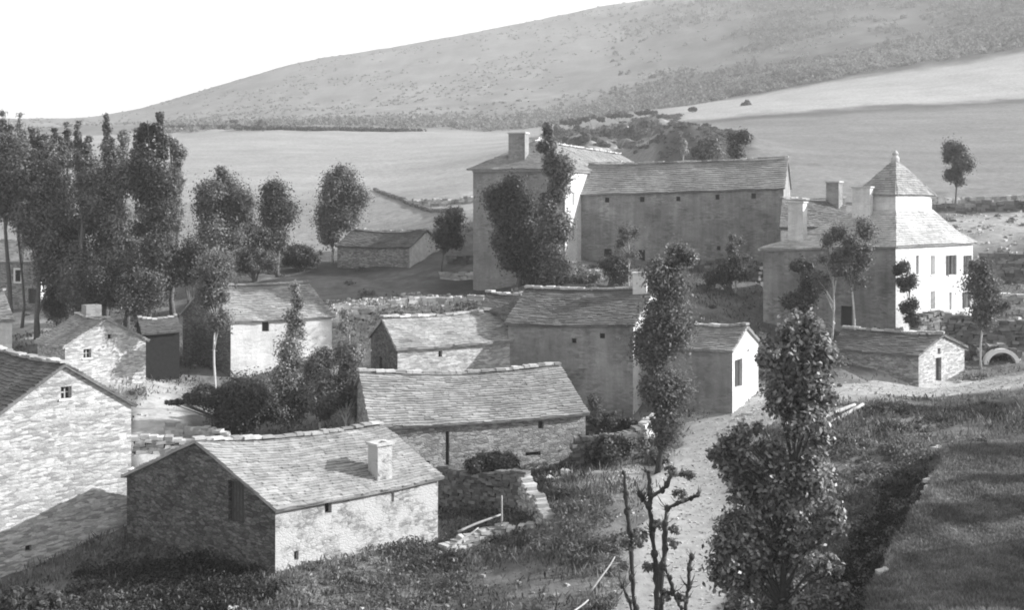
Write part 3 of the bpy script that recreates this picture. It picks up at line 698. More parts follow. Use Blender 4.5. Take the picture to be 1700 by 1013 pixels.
slates(m, v3(Kk, E), v3(Lf, E), v3(ra, zr), v3(rb, zr), verge=.02, seed=4, **kw)
ro = m.build('roof', M['slate_far'], root)
m = MB(); ridge_stones(m, v3(ra, zr + .1), v3(rb, zr + .1), 0.02); m.build('ridge_stones', M['rubble_pale'], ro)
m = MB()
for a_, b_ in ((Lf, Pn), (Pn, Rt)):
    d = (b_ - a_).normalized(); n = Vector((d.y, -d.x)); m.box(v3(a_ + n * .003, E - .42), v3(b_ - a_, 0), v3(n * .22, 0), Vector((0, 0, .22)))
m.build('cornice', M['plaster'], root)
stack(root, 861, 268, 222, 121.5, 1.75, 1.2, -20, 'plaster_grey', sink=1.5)
stack(root, 888, 250, 230, 127, 1.0, .8, -20, 'plaster_white', sink=1.5)
# long wing
w0 = pn + dR * 5.5; w1 = U(1301, 116.4); nb = Vector((.30, .95)).normalized()
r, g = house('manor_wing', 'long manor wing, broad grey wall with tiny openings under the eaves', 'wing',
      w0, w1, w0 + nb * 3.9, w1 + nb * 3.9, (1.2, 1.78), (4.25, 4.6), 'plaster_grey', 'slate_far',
      ops=[('front', 1008, 332, .45, .5, 'slit'), ('front', 1066, 331, .45, .5, 'slit'), ('front', 1126, 330, .4, .45, 'slit'), ('front', 1191, 327, .4, .5, 'slit'), ('front', 1251, 325, .45, .5, 'slit'),
           ('front', 1009, 420, .8, .8, 'slit'), ('front', 1065, 425, .7, 1.2, 'slit'), ('front', 1193, 412, .35, .4, 'slit')], opt=dict(ex=.34, wmin=.35, wmax=.8, sag=.12, eave=.35, jag=.5))
# ---- right house with the flared roof and the lantern storey
pR = U(1487, 93); lR = U(1267, 99); rR = U(1615, 101.5)
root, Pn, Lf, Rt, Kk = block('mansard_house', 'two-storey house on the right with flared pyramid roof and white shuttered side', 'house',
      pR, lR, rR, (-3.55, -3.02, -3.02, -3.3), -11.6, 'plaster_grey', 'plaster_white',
      [('right', 1523, 440, .42, 1.5, 'plain'), ('right', 1549, 440, .6, 1.5, 'closed'), ('right', 1579, 440, .75, 1.6, 'shuttered'), ('right', 1606, 440, .6, 1.6, 'shuttered'),
       ('right', 1549, 498, .6, 1.4, 'closed'), ('right', 1578, 500, .35, 1.45, 'plain'), ('right', 1604, 498, .55, 1.3, 'shuttered'), ('front', 1405, 525, .9, 1.6, 'slit')])
q0 = U(1487, 96.4); q1 = U(1547, 100.5); q3 = U(1424, 98.4); q2 = q1 + q3 - q0
zE = lambda z: z; zl = -0.45
m = MB(); kw = dict(ex=.33, wmin=.3, wmax=.6, eave=.4, verge=.05, sag=.0, lift=.03, jag=.4)
def flare(m, A, B, za, zb_, C, D_, zt_, sd):      # eave A-B, head C(above B)-D(above A); slightly bell-cast
    mid0 = A * .55 + D_ * .45; mid1 = B * .55 + C * .45; zm0 = za + (zt_ - za) * .36; zm1 = zb_ + (zt_ - zb_) * .36
    slates(m, v3(A, za), v3(B, zb_), v3(mid1, zm1), v3(mid0, zm0), seed=sd, **kw)
    k2 = dict(kw); k2['eave'] = .05; slates(m, v3(mid0, zm0), v3(mid1, zm1), v3(C, zt_), v3(D_, zt_), seed=sd + 1, **k2)
flare(m, Pn, Rt, -3.02, -3.02, q1, q0, zl, 11); flare(m, Lf, Pn, -3.55, -3.02, q0, q3, zl, 13)
flare(m, Rt, Kk, -3.02, -3.3, q2, q1, zl, 15); flare(m, Kk, Lf, -3.3, -3.55, q3, q2, zl, 17)
m.build('roof', M['slate_pale'], root)
m = MB(); d1 = (q1 - q0); d3 = (q3 - q0)
for a_, b_ in ((q3, q0), (q0, q1), (q1, q2), (q2, q3)): wall_mesh(m, a_, b_, (.98, .98), -1.2, [])
m.build('lantern_wall', M['plaster_white'], root)
m = MB(); apx = v3((q0 + q2) / 2, 3.75); kw2 = dict(ex=.3, wmin=.3, wmax=.6, eave=.35, verge=.2, sag=0, lift=.03, jag=.4)
for k, (a_, b_) in enumerate(((q3, q0), (q0, q1), (q1, q2), (q2, q3))): slates(m, v3(a_, .98), v3(b_, .98), apx, apx, seed=30 + k, **kw2)
lr = m.build('lantern_roof', M['slate'], root)
m = MB(); m.tube([apx - Vector((0, 0, .2)), apx + Vector((0, 0, .12)), apx + Vector((0, 0, .3)), apx + Vector((0, 0, .5)), apx + Vector((0, 0, .75))], [.32, .34, .2, .27, .1], 10); m.build('finial', M['rubble_pale'], lr)
m = MB()
for a_, b_ in ((Lf, Pn), (Pn, Rt)):
    d = (b_ - a_).normalized(); n = Vector((d.y, -d.x)); za = -3.55 if a_ is Lf else -3.02; m.box(v3(a_ + n * .003, za - .30), v3(b_ - a_, (-3.02 - za)), v3(n * .16, 0), Vector((0, 0, .16)))
m.build('cornice', M['plaster'], root)
stack(root, 1324, 406, 337, 98.6, 1.3, .8, -38, 'plaster_white', sink=.6)
stack(root, 1432, 366, 312, 97.6, 1.5, .7, -38, 'plaster_white', sink=2.0)
# range behind, with its own chimney
r, g = house('slate_roofed_range', 'low slate-roofed range showing just behind the flared-roof house, with a single chimney', 'outbuilding',
      U(1296, 108), U(1405, 111), U(1300, 111.5), U(1400, 114.5), -1.9, .55, 'plaster', 'slate_dark')
stack(r, 1385, 332, 303, 113.5, 1.25, .9, -38, 'plaster_grey', sink=1.5)
# ------------------------------------------------------------------ dry-stone walls, rubble, beams, arch
def inside_any(X, Y, grow=0.0):
    r = np.zeros(X.shape, bool)
    for q in FOOT:
        cx_ = sum(p.x for p in q) / 4; cy_ = sum(p.y for p in q) / 4; m = np.ones(X.shape, bool)
        for i in range(4):
            a_, b_ = q[i], q[(i + 1) % 4]; L = (b_ - a_).length + 1e-9
            sd = ((b_.x - a_.x) * (Y - a_.y) - (b_.y - a_.y) * (X - a_.x)) / L
            sc_ = ((b_.x - a_.x) * (cy_ - a_.y) - (b_.y - a_.y) * (cx_ - a_.x))
            m &= (sd * np.sign(sc_) > -grow)
        r |= m
    return r
def stone_box(mb, c, d, w_, t, h, rnd, j=0.05):
    d = Vector(d).normalized(); n = Vector((-d.y, d.x, 0)); c = Vector(c)
    q = [c - d * w_ / 2 - n * t / 2, c + d * w_ / 2 - n * t / 2, c + d * w_ / 2 + n * t / 2, c - d * w_ / 2 + n * t / 2]
    R = lambda: Vector((rnd.uniform(-j, j), rnd.uniform(-j, j), rnd.uniform(-j, j)))
    mb.hexa([p + R() for p in q], [p + Vector((0, 0, h)) + R() for p in q])
LOOSE = .04
def drywall(name, label, pts, hs, t=0.5, mat='rubble', size=1.0, seed=0, cat='wall', group=None, raw=False, ruin=0.25, face=0):
    rnd = random.Random(seed + 500); P_ = [Vector(p) if raw else U(*p) for p in pts]
    if not isinstance(hs, (list, tuple)): hs = [hs] * len(P_)
    m = MB(); sw, sh = 0.42 * size, 0.2 * size
    for k in range(len(P_) - 1):
        a_, b_ = P_[k], P_[k + 1]; L = (b_ - a_).length; d = (b_ - a_) / L
        ns = max(2, int(L / (sw * .8))); zg = zt([a_.x + d.x * L * i / ns for i in range(ns + 1)], [a_.y + d.y * L * i / ns for i in range(ns + 1)])
        row = 0
        while True:
            zo = row * sh; s = -rnd.uniform(0, .3)
            if zo > max(hs) : break
            while s < L:
                w_ = sw * rnd.uniform(.6, 1.5); f = min(max((s + w_ / 2) / L, 0), 1); h = hs[k] * (1 - f) + hs[k + 1] * f
                h *= 1 + ruin * (noise.noise(Vector((s * .35, k * 7.1, seed))) ); g_ = zg[int(f * ns)]
                if zo < h + .12:
                    top = zo + sh >= h
                    p = a_ + d * (s + w_ / 2)
                    stone_box(m, (p.x + rnd.uniform(-.04, .04), p.y, g_ - .15 + zo), (d.x, d.y, 0), w_ * .97, t * rnd.uniform(.85, 1.2), sh * rnd.uniform(.85, 1.15) * (1.3 if top and rnd.random() < .3 else 1), rnd, .035 * size)
                s += w_
            row += 1
    mid = P_[len(P_) // 2]
    o = m.build(name, M[mat], origin=(mid.x, mid.y, z1(mid.x, mid.y)), uv=False)
    return tag(o, label, cat, group)
drywall('stone_wall', 'low stepped dry stone wall running right from the tall pale gable', [(215, 70.5), (300, 71), (348, 71.5)], 1.0, .7, 'rubble', 1.1, 1)
drywall('stone_wall', 'tumbled wall of pale stones below the dark bushes, left of the long barn', [(282, 75), (330, 74.5), (385, 74)], .7, .6, 'rubble_pale', 1.1, 2, ruin=.9)
drywall('stone_wall', 'dark courtyard wall in shade between the chimney house and the long barn', [(722, 65.6), (800, 64), (868, 62.6)], 2.2, .5, 'rubble_dark', .8, 3, ruin=.06)
drywall('stone_wall', 'broken pale wall sloping down right of the dark courtyard wall', [(870, 62.6), (895, 61.0), (915, 59.5)], [1.9, 1.0, .3], .6, 'rubble', .7, 4, ruin=1.1)
drywall('stone_wall', 'crumbling low wall of bright stones at the right corner of the chimney house', [(738, 59), (770, 59.8), (830, 60.5), (905, 60)], [.5, .7, .7, .4], .6, 'rubble_pale', .9, 5, ruin=1.0)
drywall('stone_wall', 'walled garden front, dark stones right of the long barn', [(955, 69), (1010, 69.5), (1062, 70.5)], 1.9, .5, 'rubble_dark', .9, 6, ruin=.1)
drywall('stone_wall', 'sunlit return of the walled garden, full of small stones beside the poplar', [(1062, 70.5), (1088, 74)], 1.9, .5, 'rubble_pale', .8, 7, ruin=.2)
drywall('stone_wall', 'upper rough wall overgrown with ivy in front of the big central house', [(972, 75.5), (1045, 75.5), (1075, 74.5)], 1.2, .6, 'rubble_dark', 1, 8, ruin=.4)
drywall('stone_wall', 'garden terrace wall with pale coping below the long manor wing', [(1150, 112), (1215, 111), (1262, 108)], 1.4, .6, 'rubble_dark', 1.2, 9, ruin=.05)
drywall('stone_wall', 'dark retaining wall below the white side of the flared-roof house', [(1520, 91.5), (1560, 93.5), (1640, 94), (1720, 93.5)], 2.1, .8, 'rubble_dark', 1.3, 10, ruin=.12)
drywall('stone_wall', 'dark terrace wall at the right edge, level with the shuttered windows', [(1630, 113), (1705, 112)], 2.6, .8, 'rubble_dark', 1.5, 11, ruin=.1)
drywall('stone_wall', 'middle terrace wall at the right edge with a pale top', [(1640, 104), (1720, 103)], 1.6, .8, 'rubble', 1.3, 12, ruin=.2)
drywall('field_wall', 'long field wall crossing behind the lone tree on the right', [(1530, 168), (1600, 170), (1720, 166)], 1.3, .8, 'rubble', 2.2, 13, ruin=.4)
drywall('field_wall', 'second field wall just below the one by the lone tree', [(1540, 156), (1620, 157), (1720, 152)], 1.0, .8, 'rubble_dark', 2.2, 14, ruin=.4)
drywall('field_wall', 'dark field wall running down the pasture towards the tall manor block', [(622, 262), (668, 222), (710, 190), (765, 168)], .45, .7, 'rubble_dark', 1.6, 15, ruin=.3)
drywall('field_wall', 'pale tumbled wall left of the tall manor block', [(690, 208), (740, 200), (792, 196)], .8, 1.2, 'rubble', 2, 16, ruin=1)
drywall('stone_wall', 'pale terrace wall under the trees left of the manor', [(735, 128), (790, 126), (860, 122)], [.8, .7, .5], .6, 'rubble_pale', 1.4, 17, ruin=.6)
drywall('stone_wall', 'grassy terrace wall left of the manor, just above the pale one', [(745, 134), (800, 133), (850, 130)], 1.0, .7, 'rubble_dark', 1.4, 18, ruin=.4)
drywall('stone_wall', 'long low wall of pale stones above the farmhouse roofs', [(520, 108.5), (600, 109), (700, 110.5), (800, 110)], .7, .7, 'rubble_pale', 1.5, 19, ruin=.8)
drywall('stone_wall', 'rough wall with gaps left of the field barn', [(395, 140), (450, 141), (520, 139)], 1.2, .8, 'rubble', 1.8, 20, ruin=.9)
drywall('stone_wall', 'small white wall stub at the near corner of the flared-roof house', [(1497, 90), (1518, 90.5)], 1.7, .7, 'lime', 1, 21, ruin=.1)

# stones on the lip of the raised field, rubble in the scrub
def rubble(name, label, spots, mat, group, seed):
    rnd = random.Random(seed)
    m = MB()
    for (x, y, s) in spots:
        z = z1(x, y); a_ = rnd.uniform(0, 3.14)
        stone_box(m, (x, y, z - s * .2), (math.cos(a_), math.sin(a_), 0), s * rnd.uniform(.8, 1.5), s * rnd.uniform(.6, 1), s * rnd.uniform(.4, .8), rnd, s * .16)
    return m
rnd = random.Random(3)
lip = [(1568, 60.3), (1556, 59), (1545, 57.2), (1541, 56.6), (1526, 53.6), (1519, 52.6), (1512, 51.8), (1447, 43.6), (1442, 43.0), (1449, 44.1)]
for k, (u, D) in enumerate(lip):
    p = U(u, D) + Vector((.45, 0)); m = rubble('', '', [(p.x, p.y, rnd.uniform(.3, .5)), (p.x + .2, p.y + .25, .25)], None, None, k)
    o = m.build('boulder', M['rubble_pale'], origin=(p.x, p.y, z1(p.x, p.y)), uv=False)
    tag(o, ('topmost', 'second from the top', 'third from the top', 'fourth from the top', 'fifth from the top, mid-way', 'sixth, mid-way', 'seventh, mid-way', 'eighth, near the bottom edge', 'lowest, nearest the bottom edge', 'ninth, near the bottom edge')[k] + ' of the pale boulders on the raised field edge', 'boulder', 'boulders along the field edge')
sp = []
for k in range(900):
    u = rnd.uniform(150, 1500); D = rnd.uniform(46, 96); p = U(u, D); sp.append((p.x, p.y, rnd.uniform(.06, .2)))
X = np.array([s[0] for s in sp]); Y = np.array([s[1] for s in sp]); ok = ~inside_any(X, Y, .2)
dp, _ = dist_poly(X, Y, PATH); ok &= (dp > 1.4)
m = rubble('', '', [s for s, q in zip(sp, ok) if q], None, None, 5); tag(m.build('rubble', M['rubble'], uv=False), 'loose stones strewn through the scrub', 'rubble', kind='stuff')
sp = []
for k in range(1500):
    u = rnd.gauss(640, 150); D = rnd.uniform(101, 118); p = U(u, D); sp.append((p.x, p.y, rnd.uniform(.12, .38)))
for k in range(500):
    u = rnd.uniform(1520, 1720); D = rnd.uniform(89, 165); p = U(u, D); sp.append((p.x, p.y, rnd.uniform(.12, .4)))
X = np.array([s[0] for s in sp]); Y = np.array([s[1] for s in sp]); ok = ~inside_any(X, Y, .2)
m = rubble('', '', [s for s, q in zip(sp, ok) if q], None, None, 6); tag(m.build('scree', M['rubble'], uv=False), 'pale loose stones on the terraces', 'rubble', kind='stuff')
# boulders heaped by the long barn's foot and the path house
for k, (u, D, s, lab) in enumerate(((915, 66.3, .55, 'large stone at the foot of the long barn wall, left of its corner'), (938, 67, .45, 'stone at the foot of the long barn near its right corner'),
                               (925, 64.8, .5, 'stone in the weeds below the long barn corner'), (1240, 76.2, .55, 'long flat stone before the doorway of the path house'), (1253, 76.8, .4, 'small stone right of the path house doorway'),
                               (1418, 80.2, .35, 'lone white stone in the road left of the small barn'), (1592, 85.9, .3, 'stone at the foot of the small barn gable, near its right corner'), (1622, 86.5, .4, 'stone between the small barn and the arch'),
                               (345, 52, .5, 'pale stone in the weeds below the dark gable, nearest the corner'), (388, 50.5, .4, 'pale flat stone among the weeds at the bottom, left of centre'))):
    p = U(u, D); m = rubble('', '', [(p.x, p.y, s), (p.x + s * .7, p.y + .1, s * .6)], None, None, k + 40)
    tag(m.build('boulder', M['rubble_pale'], origin=(p.x, p.y, z1(p.x, p.y)), uv=False), lab, 'boulder')

def beam(u0, D0, u1, D1, h0, h1, r, label, name='wooden_beam', cat='beam', mat='wood_pale', group=None, bend=.06):
    a_ = U(u0, D0); b_ = U(u1, D1); A_ = Vector((a_.x, a_.y, z1(a_.x, a_.y) + h0)); B_ = Vector((b_.x, b_.y, z1(b_.x, b_.y) + h1))
    pts = []; rad = []
    for i in range(9):
        t = i / 8; p = A_.lerp(B_, t); p.z += bend * math.sin(t * 5 + u0); p.x += bend * math.sin(t * 4 + D0); pts.append(p); rad.append(r * (1 - .35 * t) * rnd.uniform(.9, 1.1))
    m = MB(); m.tube(pts, rad, 7); o = m.build(name, M[mat], origin=tuple(A_), uv=False, smooth=True); return tag(o, label, cat, group)
gl = lambda u, v: ground(u, v, 60, 90)
beam(1312, gl(1312, 728), 1420, gl(1420, 678), .3, .25, .16, 'pale peeled log, left one of the pair lying by the road')
beam(1335, gl(1335, 732), 1432, gl(1432, 680), .3, .25, .16, 'pale peeled log, right one of the pair lying by the road')
beam(1300, 70, 1338, 72, .5, .5, .14, 'short pale log seen through the gap in the big leafy tree')
beam(930, 47, 975, 49.5, .3, .6, .05, 'thin bleached branch leaning in the weeds left of the path', 'dead_branch', 'branch', group=None)
beam(980, 50, 1022, 51.5, .7, 1.5, .045, 'forked pale branch end above the leaning one, left of the path', 'dead_branch', 'branch')
beam(760, 59.5, 832, 60.6, .9, 1.0, .07, 'horizontal pale rail on the broken wall right of the chimney house', 'fence_rail', 'rail', bend=.02)
beam(833, 60.4, 833, 60.42, -.2, 2.0, .06, 'upright thin pole standing by the dark courtyard wall', 'pole', 'pole', bend=.0)
beam(742, 58.5, 795, 59.6, .3, .9, .05, 'slanting pale stick on the rubble right of the chimney house', 'stick', 'stick')
for k, (u, D) in enumerate(((1607, 66.5), (1625, 67), (1689, 68))):
    beam(u, D, u + 1, D, -.2, .8, .035, ('left', 'middle', 'right')[k] + ' one of three thin fence posts at the top of the raised field', 'fence_post', 'post', 'bark', 'posts at the top of the raised field', bend=0)

# arched culvert mouth at the right edge of the road
p0 = U(1664, 89.5); zb = z1(p0.x, p0.y) - .25; ca = Vector((.93, -.05, 0)).normalized(); nn = Vector((ca.y, -ca.x, 0))
def arch_ring(ri, ro, y0, th, mat, name, root, n=16, ky=.95):
    m = MB(); c0 = Vector((p0.x, p0.y, zb + .1))
    for i in range(n):
        t0, t1 = math.pi * i / n, math.pi * (i + 1) / n; f = lambda r, t: c0 + ca * math.cos(t) * -r + Vector((0, 0, math.sin(t) * r * ky)) + nn * y0
        a_, b_, c_, d_ = f(ri, t0), f(ro, t0), f(ro, t1), f(ri, t1); g = -nn * th
        m.add([a_, b_, c_, d_, a_ + g, b_ + g, c_ + g, d_ + g], [(0, 1, 2, 3), (7, 6, 5, 4), (1, 5, 6, 2), (0, 3, 7, 4), (0, 4, 5, 1), (3, 2, 6, 7)])
    return m.build(name, M[mat], root, uv=False)
root = empty('stone_arch', (p0.x, p0.y, zb), 'whitewashed stone arch at the right edge of the road, its mouth in shadow', 'arch')
arch_ring(1.02, 1.32, .02, .6, 'lime', 'arch_ring', root); arch_ring(1.0, 1.06, -.6, 2.0, 'rubble_dark', 'barrel', root)
m = MB(); m.box(Vector((p0.x, p0.y, zb - .3)) - ca * 1.05 - nn * 2.5, ca * 2.1, -nn * .2, Vector((0, 0, 1.4))); m.build('back_wall', M['rubble_dark'], root, uv=False)
m = MB()
for i in range(60):
    q = rnd.uniform(-1, 1); y = rnd.uniform(.2, 2.6); zz = math.sqrt(max(0, 1 - q * q)) * 1.05 - .2 + rnd.uniform(-.1, .25)
    stone_box(m, Vector((p0.x, p0.y, zb + zz)) + ca * q * 1.6 - nn * (y + .2), (ca.x, ca.y, 0), .55, .5, .45, rnd, .1)
m.build('earth_cover', M['rubble_dark'], root, uv=False)

# ------------------------------------------------------------------ trees
def leaf_quads(C, Nrm, S, elong=1.7):
    n = len(C); r = rng.normal(size=(n, 3)); t = np.cross(Nrm, r); t /= np.linalg.norm(t, axis=1)[:, None] + 1e-9
    b = np.cross(Nrm, t); S = S[:, None]
    return np.stack([C - t * S * elong * .5, C + b * S * .5 + Nrm * S * .12, C + t * S * elong * .5, C - b * S * .5 + Nrm * S * .12], 1)
GROW = 1.18; SPRAY = .16
def clumps(blobs, D, rc, fill=1.0, zsq=.85):
    """blobs in photograph columns/rows at distance D -> list of (centre, radius)"""
    out = []
    for b in blobs:
        u, v, ru, rv = b[:4]; dd = b[4] if len(b) > 4 else 0
        c = np.array(px(u, v, D + dd)); a_ = ru * D / F; h = rv * D / F; dp_ = max(a_, .5) * .95
        rr = min(rc, .62 * min(a_, h)); k = max(3, int(fill * 1.5 * a_ * h * dp_ / rr ** 3 * .55))
        for _ in range(k):
            d = rng.normal(size=3); d /= np.linalg.norm(d); q = rng.uniform(.25, 1) ** .5 * .92
            if rng.random() < SPRAY: q = rng.uniform(1.0, 1.3); d[2] = abs(d[2])
            out.append((c + d * q * np.array([a_ - rr * .45, dp_ - rr * .45, h - rr * .45]), rr * rng.uniform(.5, 1.5)))
    return out
def crown_leaves(cl, nleaf, size, rough=.42):
    if size > .13 and size < .5: size *= .62; nleaf = int(nleaf * 2.0)
    R = np.array([r for _, r in cl]); C = np.array([c for c, _ in cl]); wgt = R ** 2; wgt /= wgt.sum()
    i = rng.choice(len(cl), nleaf, p=wgt); d = rng.normal(size=(nleaf, 3)); d /= np.linalg.norm(d, axis=1)[:, None]
    q = np.abs(rng.normal(.62, .42, nleaf))
    P_ = C[i] + d * (R[i] * q)[:, None] * np.array([1, 1, 1.05])
    n_ = d * 1.0 + rng.normal(size=(nleaf, 3)) * (.42 if size > .126 or size < .1 else .8) + np.array([0, 0, .35]); n_ /= np.linalg.norm(n_, axis=1)[:, None]
    return leaf_quads(P_, n_, size * rng.uniform(.6, 1.35, nleaf))
def limbs(base, top, r0, cl, nl, lean=None, forks=None):
    m = MB(); base = Vector(base); top = Vector(top); n = 9; pts = []; rad = []
    for i in range(n):
        t = i / (n - 1); p = base.lerp(top, t); wv = (top - base).length * .018
        p += Vector((math.sin(t * 6 + base.x) * wv, math.cos(t * 5 + base.y) * wv, 0)) * (t > 0); pts.append(p); rad.append(r0 * (1 - .82 * t) * (1.35 if i == 0 else 1))
    m.tube(pts, rad, 7)
    pick = sorted(cl, key=lambda _: rng.random())[:nl]
    for c_, r_ in pick:
        c_ = Vector(c_); rise = (c_.z - base.z) / max(.1, top.z - base.z); t = min(max(rise - .22, .12), .9)
        k = t * (n - 1); i = int(k); p = pts[i].lerp(pts[min(i + 1, n - 1)], k - i); ra_ = r0 * (1 - .82 * t) * .55
        mid = p.lerp(c_, .5) + Vector((0, 0, (c_ - p).length * .1)); m.tube([p, mid, c_], [ra_, ra_ * .65, ra_ * .2], 5, cap=False)
    return m
def tree(name, label, cat, u, D, blobs, leaf, nleaf, rc=1.0, tr=.2, bark='bark', mat='leaf', group=None, ub=None, ztop=None, nl=14, fill=1.0, base_sink=.1, vtop=None):
    ub = u if ub is None else ub; b = U(ub, D); zb = z1(b.x, b.y) - base_sink
    cl = clumps(blobs, D, rc, fill); vt = min(bb[1] - bb[3] * .5 for bb in blobs) if vtop is None else vtop
    tp = px(u, vt, D)
    root = empty(name, (b.x, b.y, zb), label, cat, group)
    quads_mesh('crown', crown_leaves(cl, nleaf, leaf), M[mat], root)
    limbs((b.x, b.y, zb - .2), tp, tr, cl, nl).build('trunk', M[bark], root, uv=False, smooth=True)
    return root
def bush(name, label, u, D, blobs, leaf, nleaf, rc=.6, mat='leaf_dark', group=None, cat='bush', nl=8):
    b = U(u, D); zb = z1(b.x, b.y); cl = clumps(blobs, D, rc)
    root = empty(name, (b.x, b.y, zb), label, cat, group)
    quads_mesh('foliage', crown_leaves(cl, nleaf, leaf), M[mat], root)
    m = MB()
    for c_, r_ in sorted(cl, key=lambda _: rng.random())[:nl]:
        m.tube([Vector((b.x + rng.uniform(-.3, .3), b.y, zb - .2)), Vector(c_) * .5 + Vector((b.x, b.y, zb)) * .5 + Vector((0, 0, .2)), Vector(c_)], [.07, .05, .02], 5, cap=False)
    m.build('stem', M['bark'], root, uv=False)
    return root
GL = 'tall trees massed at the upper left'
T = [  # the mass of tall trees at upper left
 (12, 117, [(6, 212, 8, 30), (20, 225, 7, 26), (8, 250, 22, 34), (20, 290, 36, 50), (8, 345, 28, 34)], 'leaf', 9000, 'spiky-topped tree at the very left edge, first of the mass'),
 (62, 114, [(56, 226, 8, 24), (72, 236, 7, 22), (62, 252, 20, 26), (60, 290, 36, 50), (68, 370, 38, 60), (86, 440, 26, 40)], 'leaf', 12000, 'broad tree behind the small cottage, second from the left edge'),
 (98, 120, [(90, 238, 6, 26), (102, 250, 6, 26), (95, 310, 26, 52), (100, 400, 36, 60), (100, 470, 30, 35)], 'leaf_dark', 11000, 'dark tree between the broad left tree and the twin poplars'),
 (135, 113, [(130, 232, 5, 24), (146, 248, 6, 24), (135, 285, 22, 42), (140, 360, 34, 60), (138, 450, 34, 60)], 'leaf', 12000, 'tree straight above the small cottage, with a thin pointed top'),
 (178, 118, [(176, 210, 4, 22), (180, 240, 7, 28), (184, 272, 14, 38), (180, 320, 30, 55), (178, 410, 34, 60), (180, 475, 30, 30)], 'leaf', 12000, 'slim poplar whose single bent spire is the tallest at left'),
 (208, 114, [(204, 250, 8, 28), (210, 285, 20, 34), (208, 345, 32, 66), (205, 430, 32, 55), (210, 480, 26, 25)], 'leaf_light', 12000, 'paler tree between the bent spire and the forked-top tree'),
 (250, 112, [(238, 212, 6, 24), (264, 218, 7, 30), (250, 232, 7, 30), (232, 235, 7, 22), (272, 250, 9, 26), (245, 262, 22, 30), (255, 320, 40, 50), (262, 400, 40, 60), (262, 470, 34, 50)], 'leaf_dark', 17000, 'tallest broad dark tree of the left mass, with a forked open top'),
 (288, 117, [(290, 243, 7, 26), (297, 262, 8, 22), (292, 300, 13, 34), (285, 360, 18, 40)], 'leaf_light', 5000, 'thin light-leaved tree on the right flank of the tall dark one'),
]
for (u, D, bl, mt, n_, lab) in T: tree('tree', lab, 'tree', u, D, bl, .26, int(n_ * 2.0), 1.15, .26, 'bark', mt, GL, nl=12)
tree('tree', 'round-headed dark tree right of the left mass, above the white farmhouse', 'tree', 370, 122, [(362, 300, 22, 22), (375, 330, 48, 38), (345, 345, 28, 30), (370, 385, 42, 40), (400, 350, 26, 40)], .24, 22500, 1.1, .2, mat='leaf', nl=14)
tree('tree', 'oval dark tree standing between the round-headed tree and the white forked trunk', 'tree', 460, 132, [(458, 328, 22, 24), (462, 365, 30, 38), (458, 405, 24, 26)], .26, 13500, 1.1, .2, mat='leaf_dark')
tree('small_tree', 'small dark tree squeezed below the oval tree, left side', 'tree', 422, 128, [(422, 400, 26, 26)], .24, 5250, .9, .12, mat='leaf_dark')
tree('tree', 'rounded tree with a white forked trunk standing alone before the pasture', 'tree', 562, 143, [(560, 290, 27, 26), (555, 318, 30, 28), (590, 335, 20, 34), (545, 355, 24, 26), (575, 375, 26, 25), (552, 385, 20, 18)], .26, 19500, 1.2, .2, 'bark_pale', 'leaf', ub=552, nl=16, vtop=330)
tree('small_tree', 'small round tree beside the pale gable of the field barn', 'tree', 738, 130, [(738, 375, 28, 26), (748, 398, 20, 16)], .24, 6750, .9, .11, mat='leaf_dark', ub=733)
tree('tree', 'broad dark tree in front of the tall manor block', 'tree', 860, 108, [(856, 312, 24, 26), (842, 350, 34, 42), (872, 368, 28, 44), (862, 420, 42, 45), (885, 450, 34, 28), (840, 400, 28, 36)], .24, 39000, 1.1, .25, mat='leaf_dark', nl=16)
tree('poplar', 'tall narrow poplar reaching above the manor roof', 'poplar', 916, 105, [(910, 225, 9, 20), (908, 250, 16, 22), (918, 275, 22, 30), (918, 325, 24, 45), (920, 385, 24, 45), (915, 438, 26, 30)], .24, 28500, 1.0, .22, mat='leaf', nl=16)
bush('bush', 'pale bush at the foot of the poplar beside the white manor side', 945, 106, [(940, 458, 30, 16), (975, 462, 24, 14)], .2, 5250, .6, 'leaf_light')
tree('sapling', 'thin sapling standing against the long manor wing, left of the central poplar', 'sapling', 1042, 104, [(1040, 385, 22, 15), (1045, 420, 14, 16), (1030, 405, 10, 8)], .17, 1350, .5, .06, 'bark_pale', 'leaf', ub=1046)
tree('sapling', 'small bushy tree against the right half of the long manor wing', 'sapling', 1218, 104, [(1218, 405, 16, 20), (1225, 435, 20, 18)], .18, 2550, .6, .07, 'bark_pale', 'leaf', ub=1220)
bush('bush', 'dark bush below the tiny lower openings of the manor wing', 1010, 104, [(1008, 440, 26, 16), (1030, 455, 22, 12)], .2, 3900, .6, 'leaf_dark')
bush('bush', 'dark bush under the bushy sapling by the manor wing', 1215, 104, [(1215, 455, 22, 18), (1180, 462, 20, 12)], .2, 3900, .6, 'leaf_dark')
tree('poplar', 'tall leafy poplar in the middle, hiding the right corner of the big central house', 'poplar', 1105, 66, [(1128, 430, 26, 18), (1105, 470, 34, 35), (1100, 530, 38, 42), (1085, 585, 32, 40), (1110, 640, 30, 50), (1085, 660, 24, 34), (1118, 560, 28, 34), (1104, 700, 26, 30), (1098, 730, 14, 22)], .17, 39000, .75, .14, 'bark_dark', 'leaf', ub=1090, nl=24)
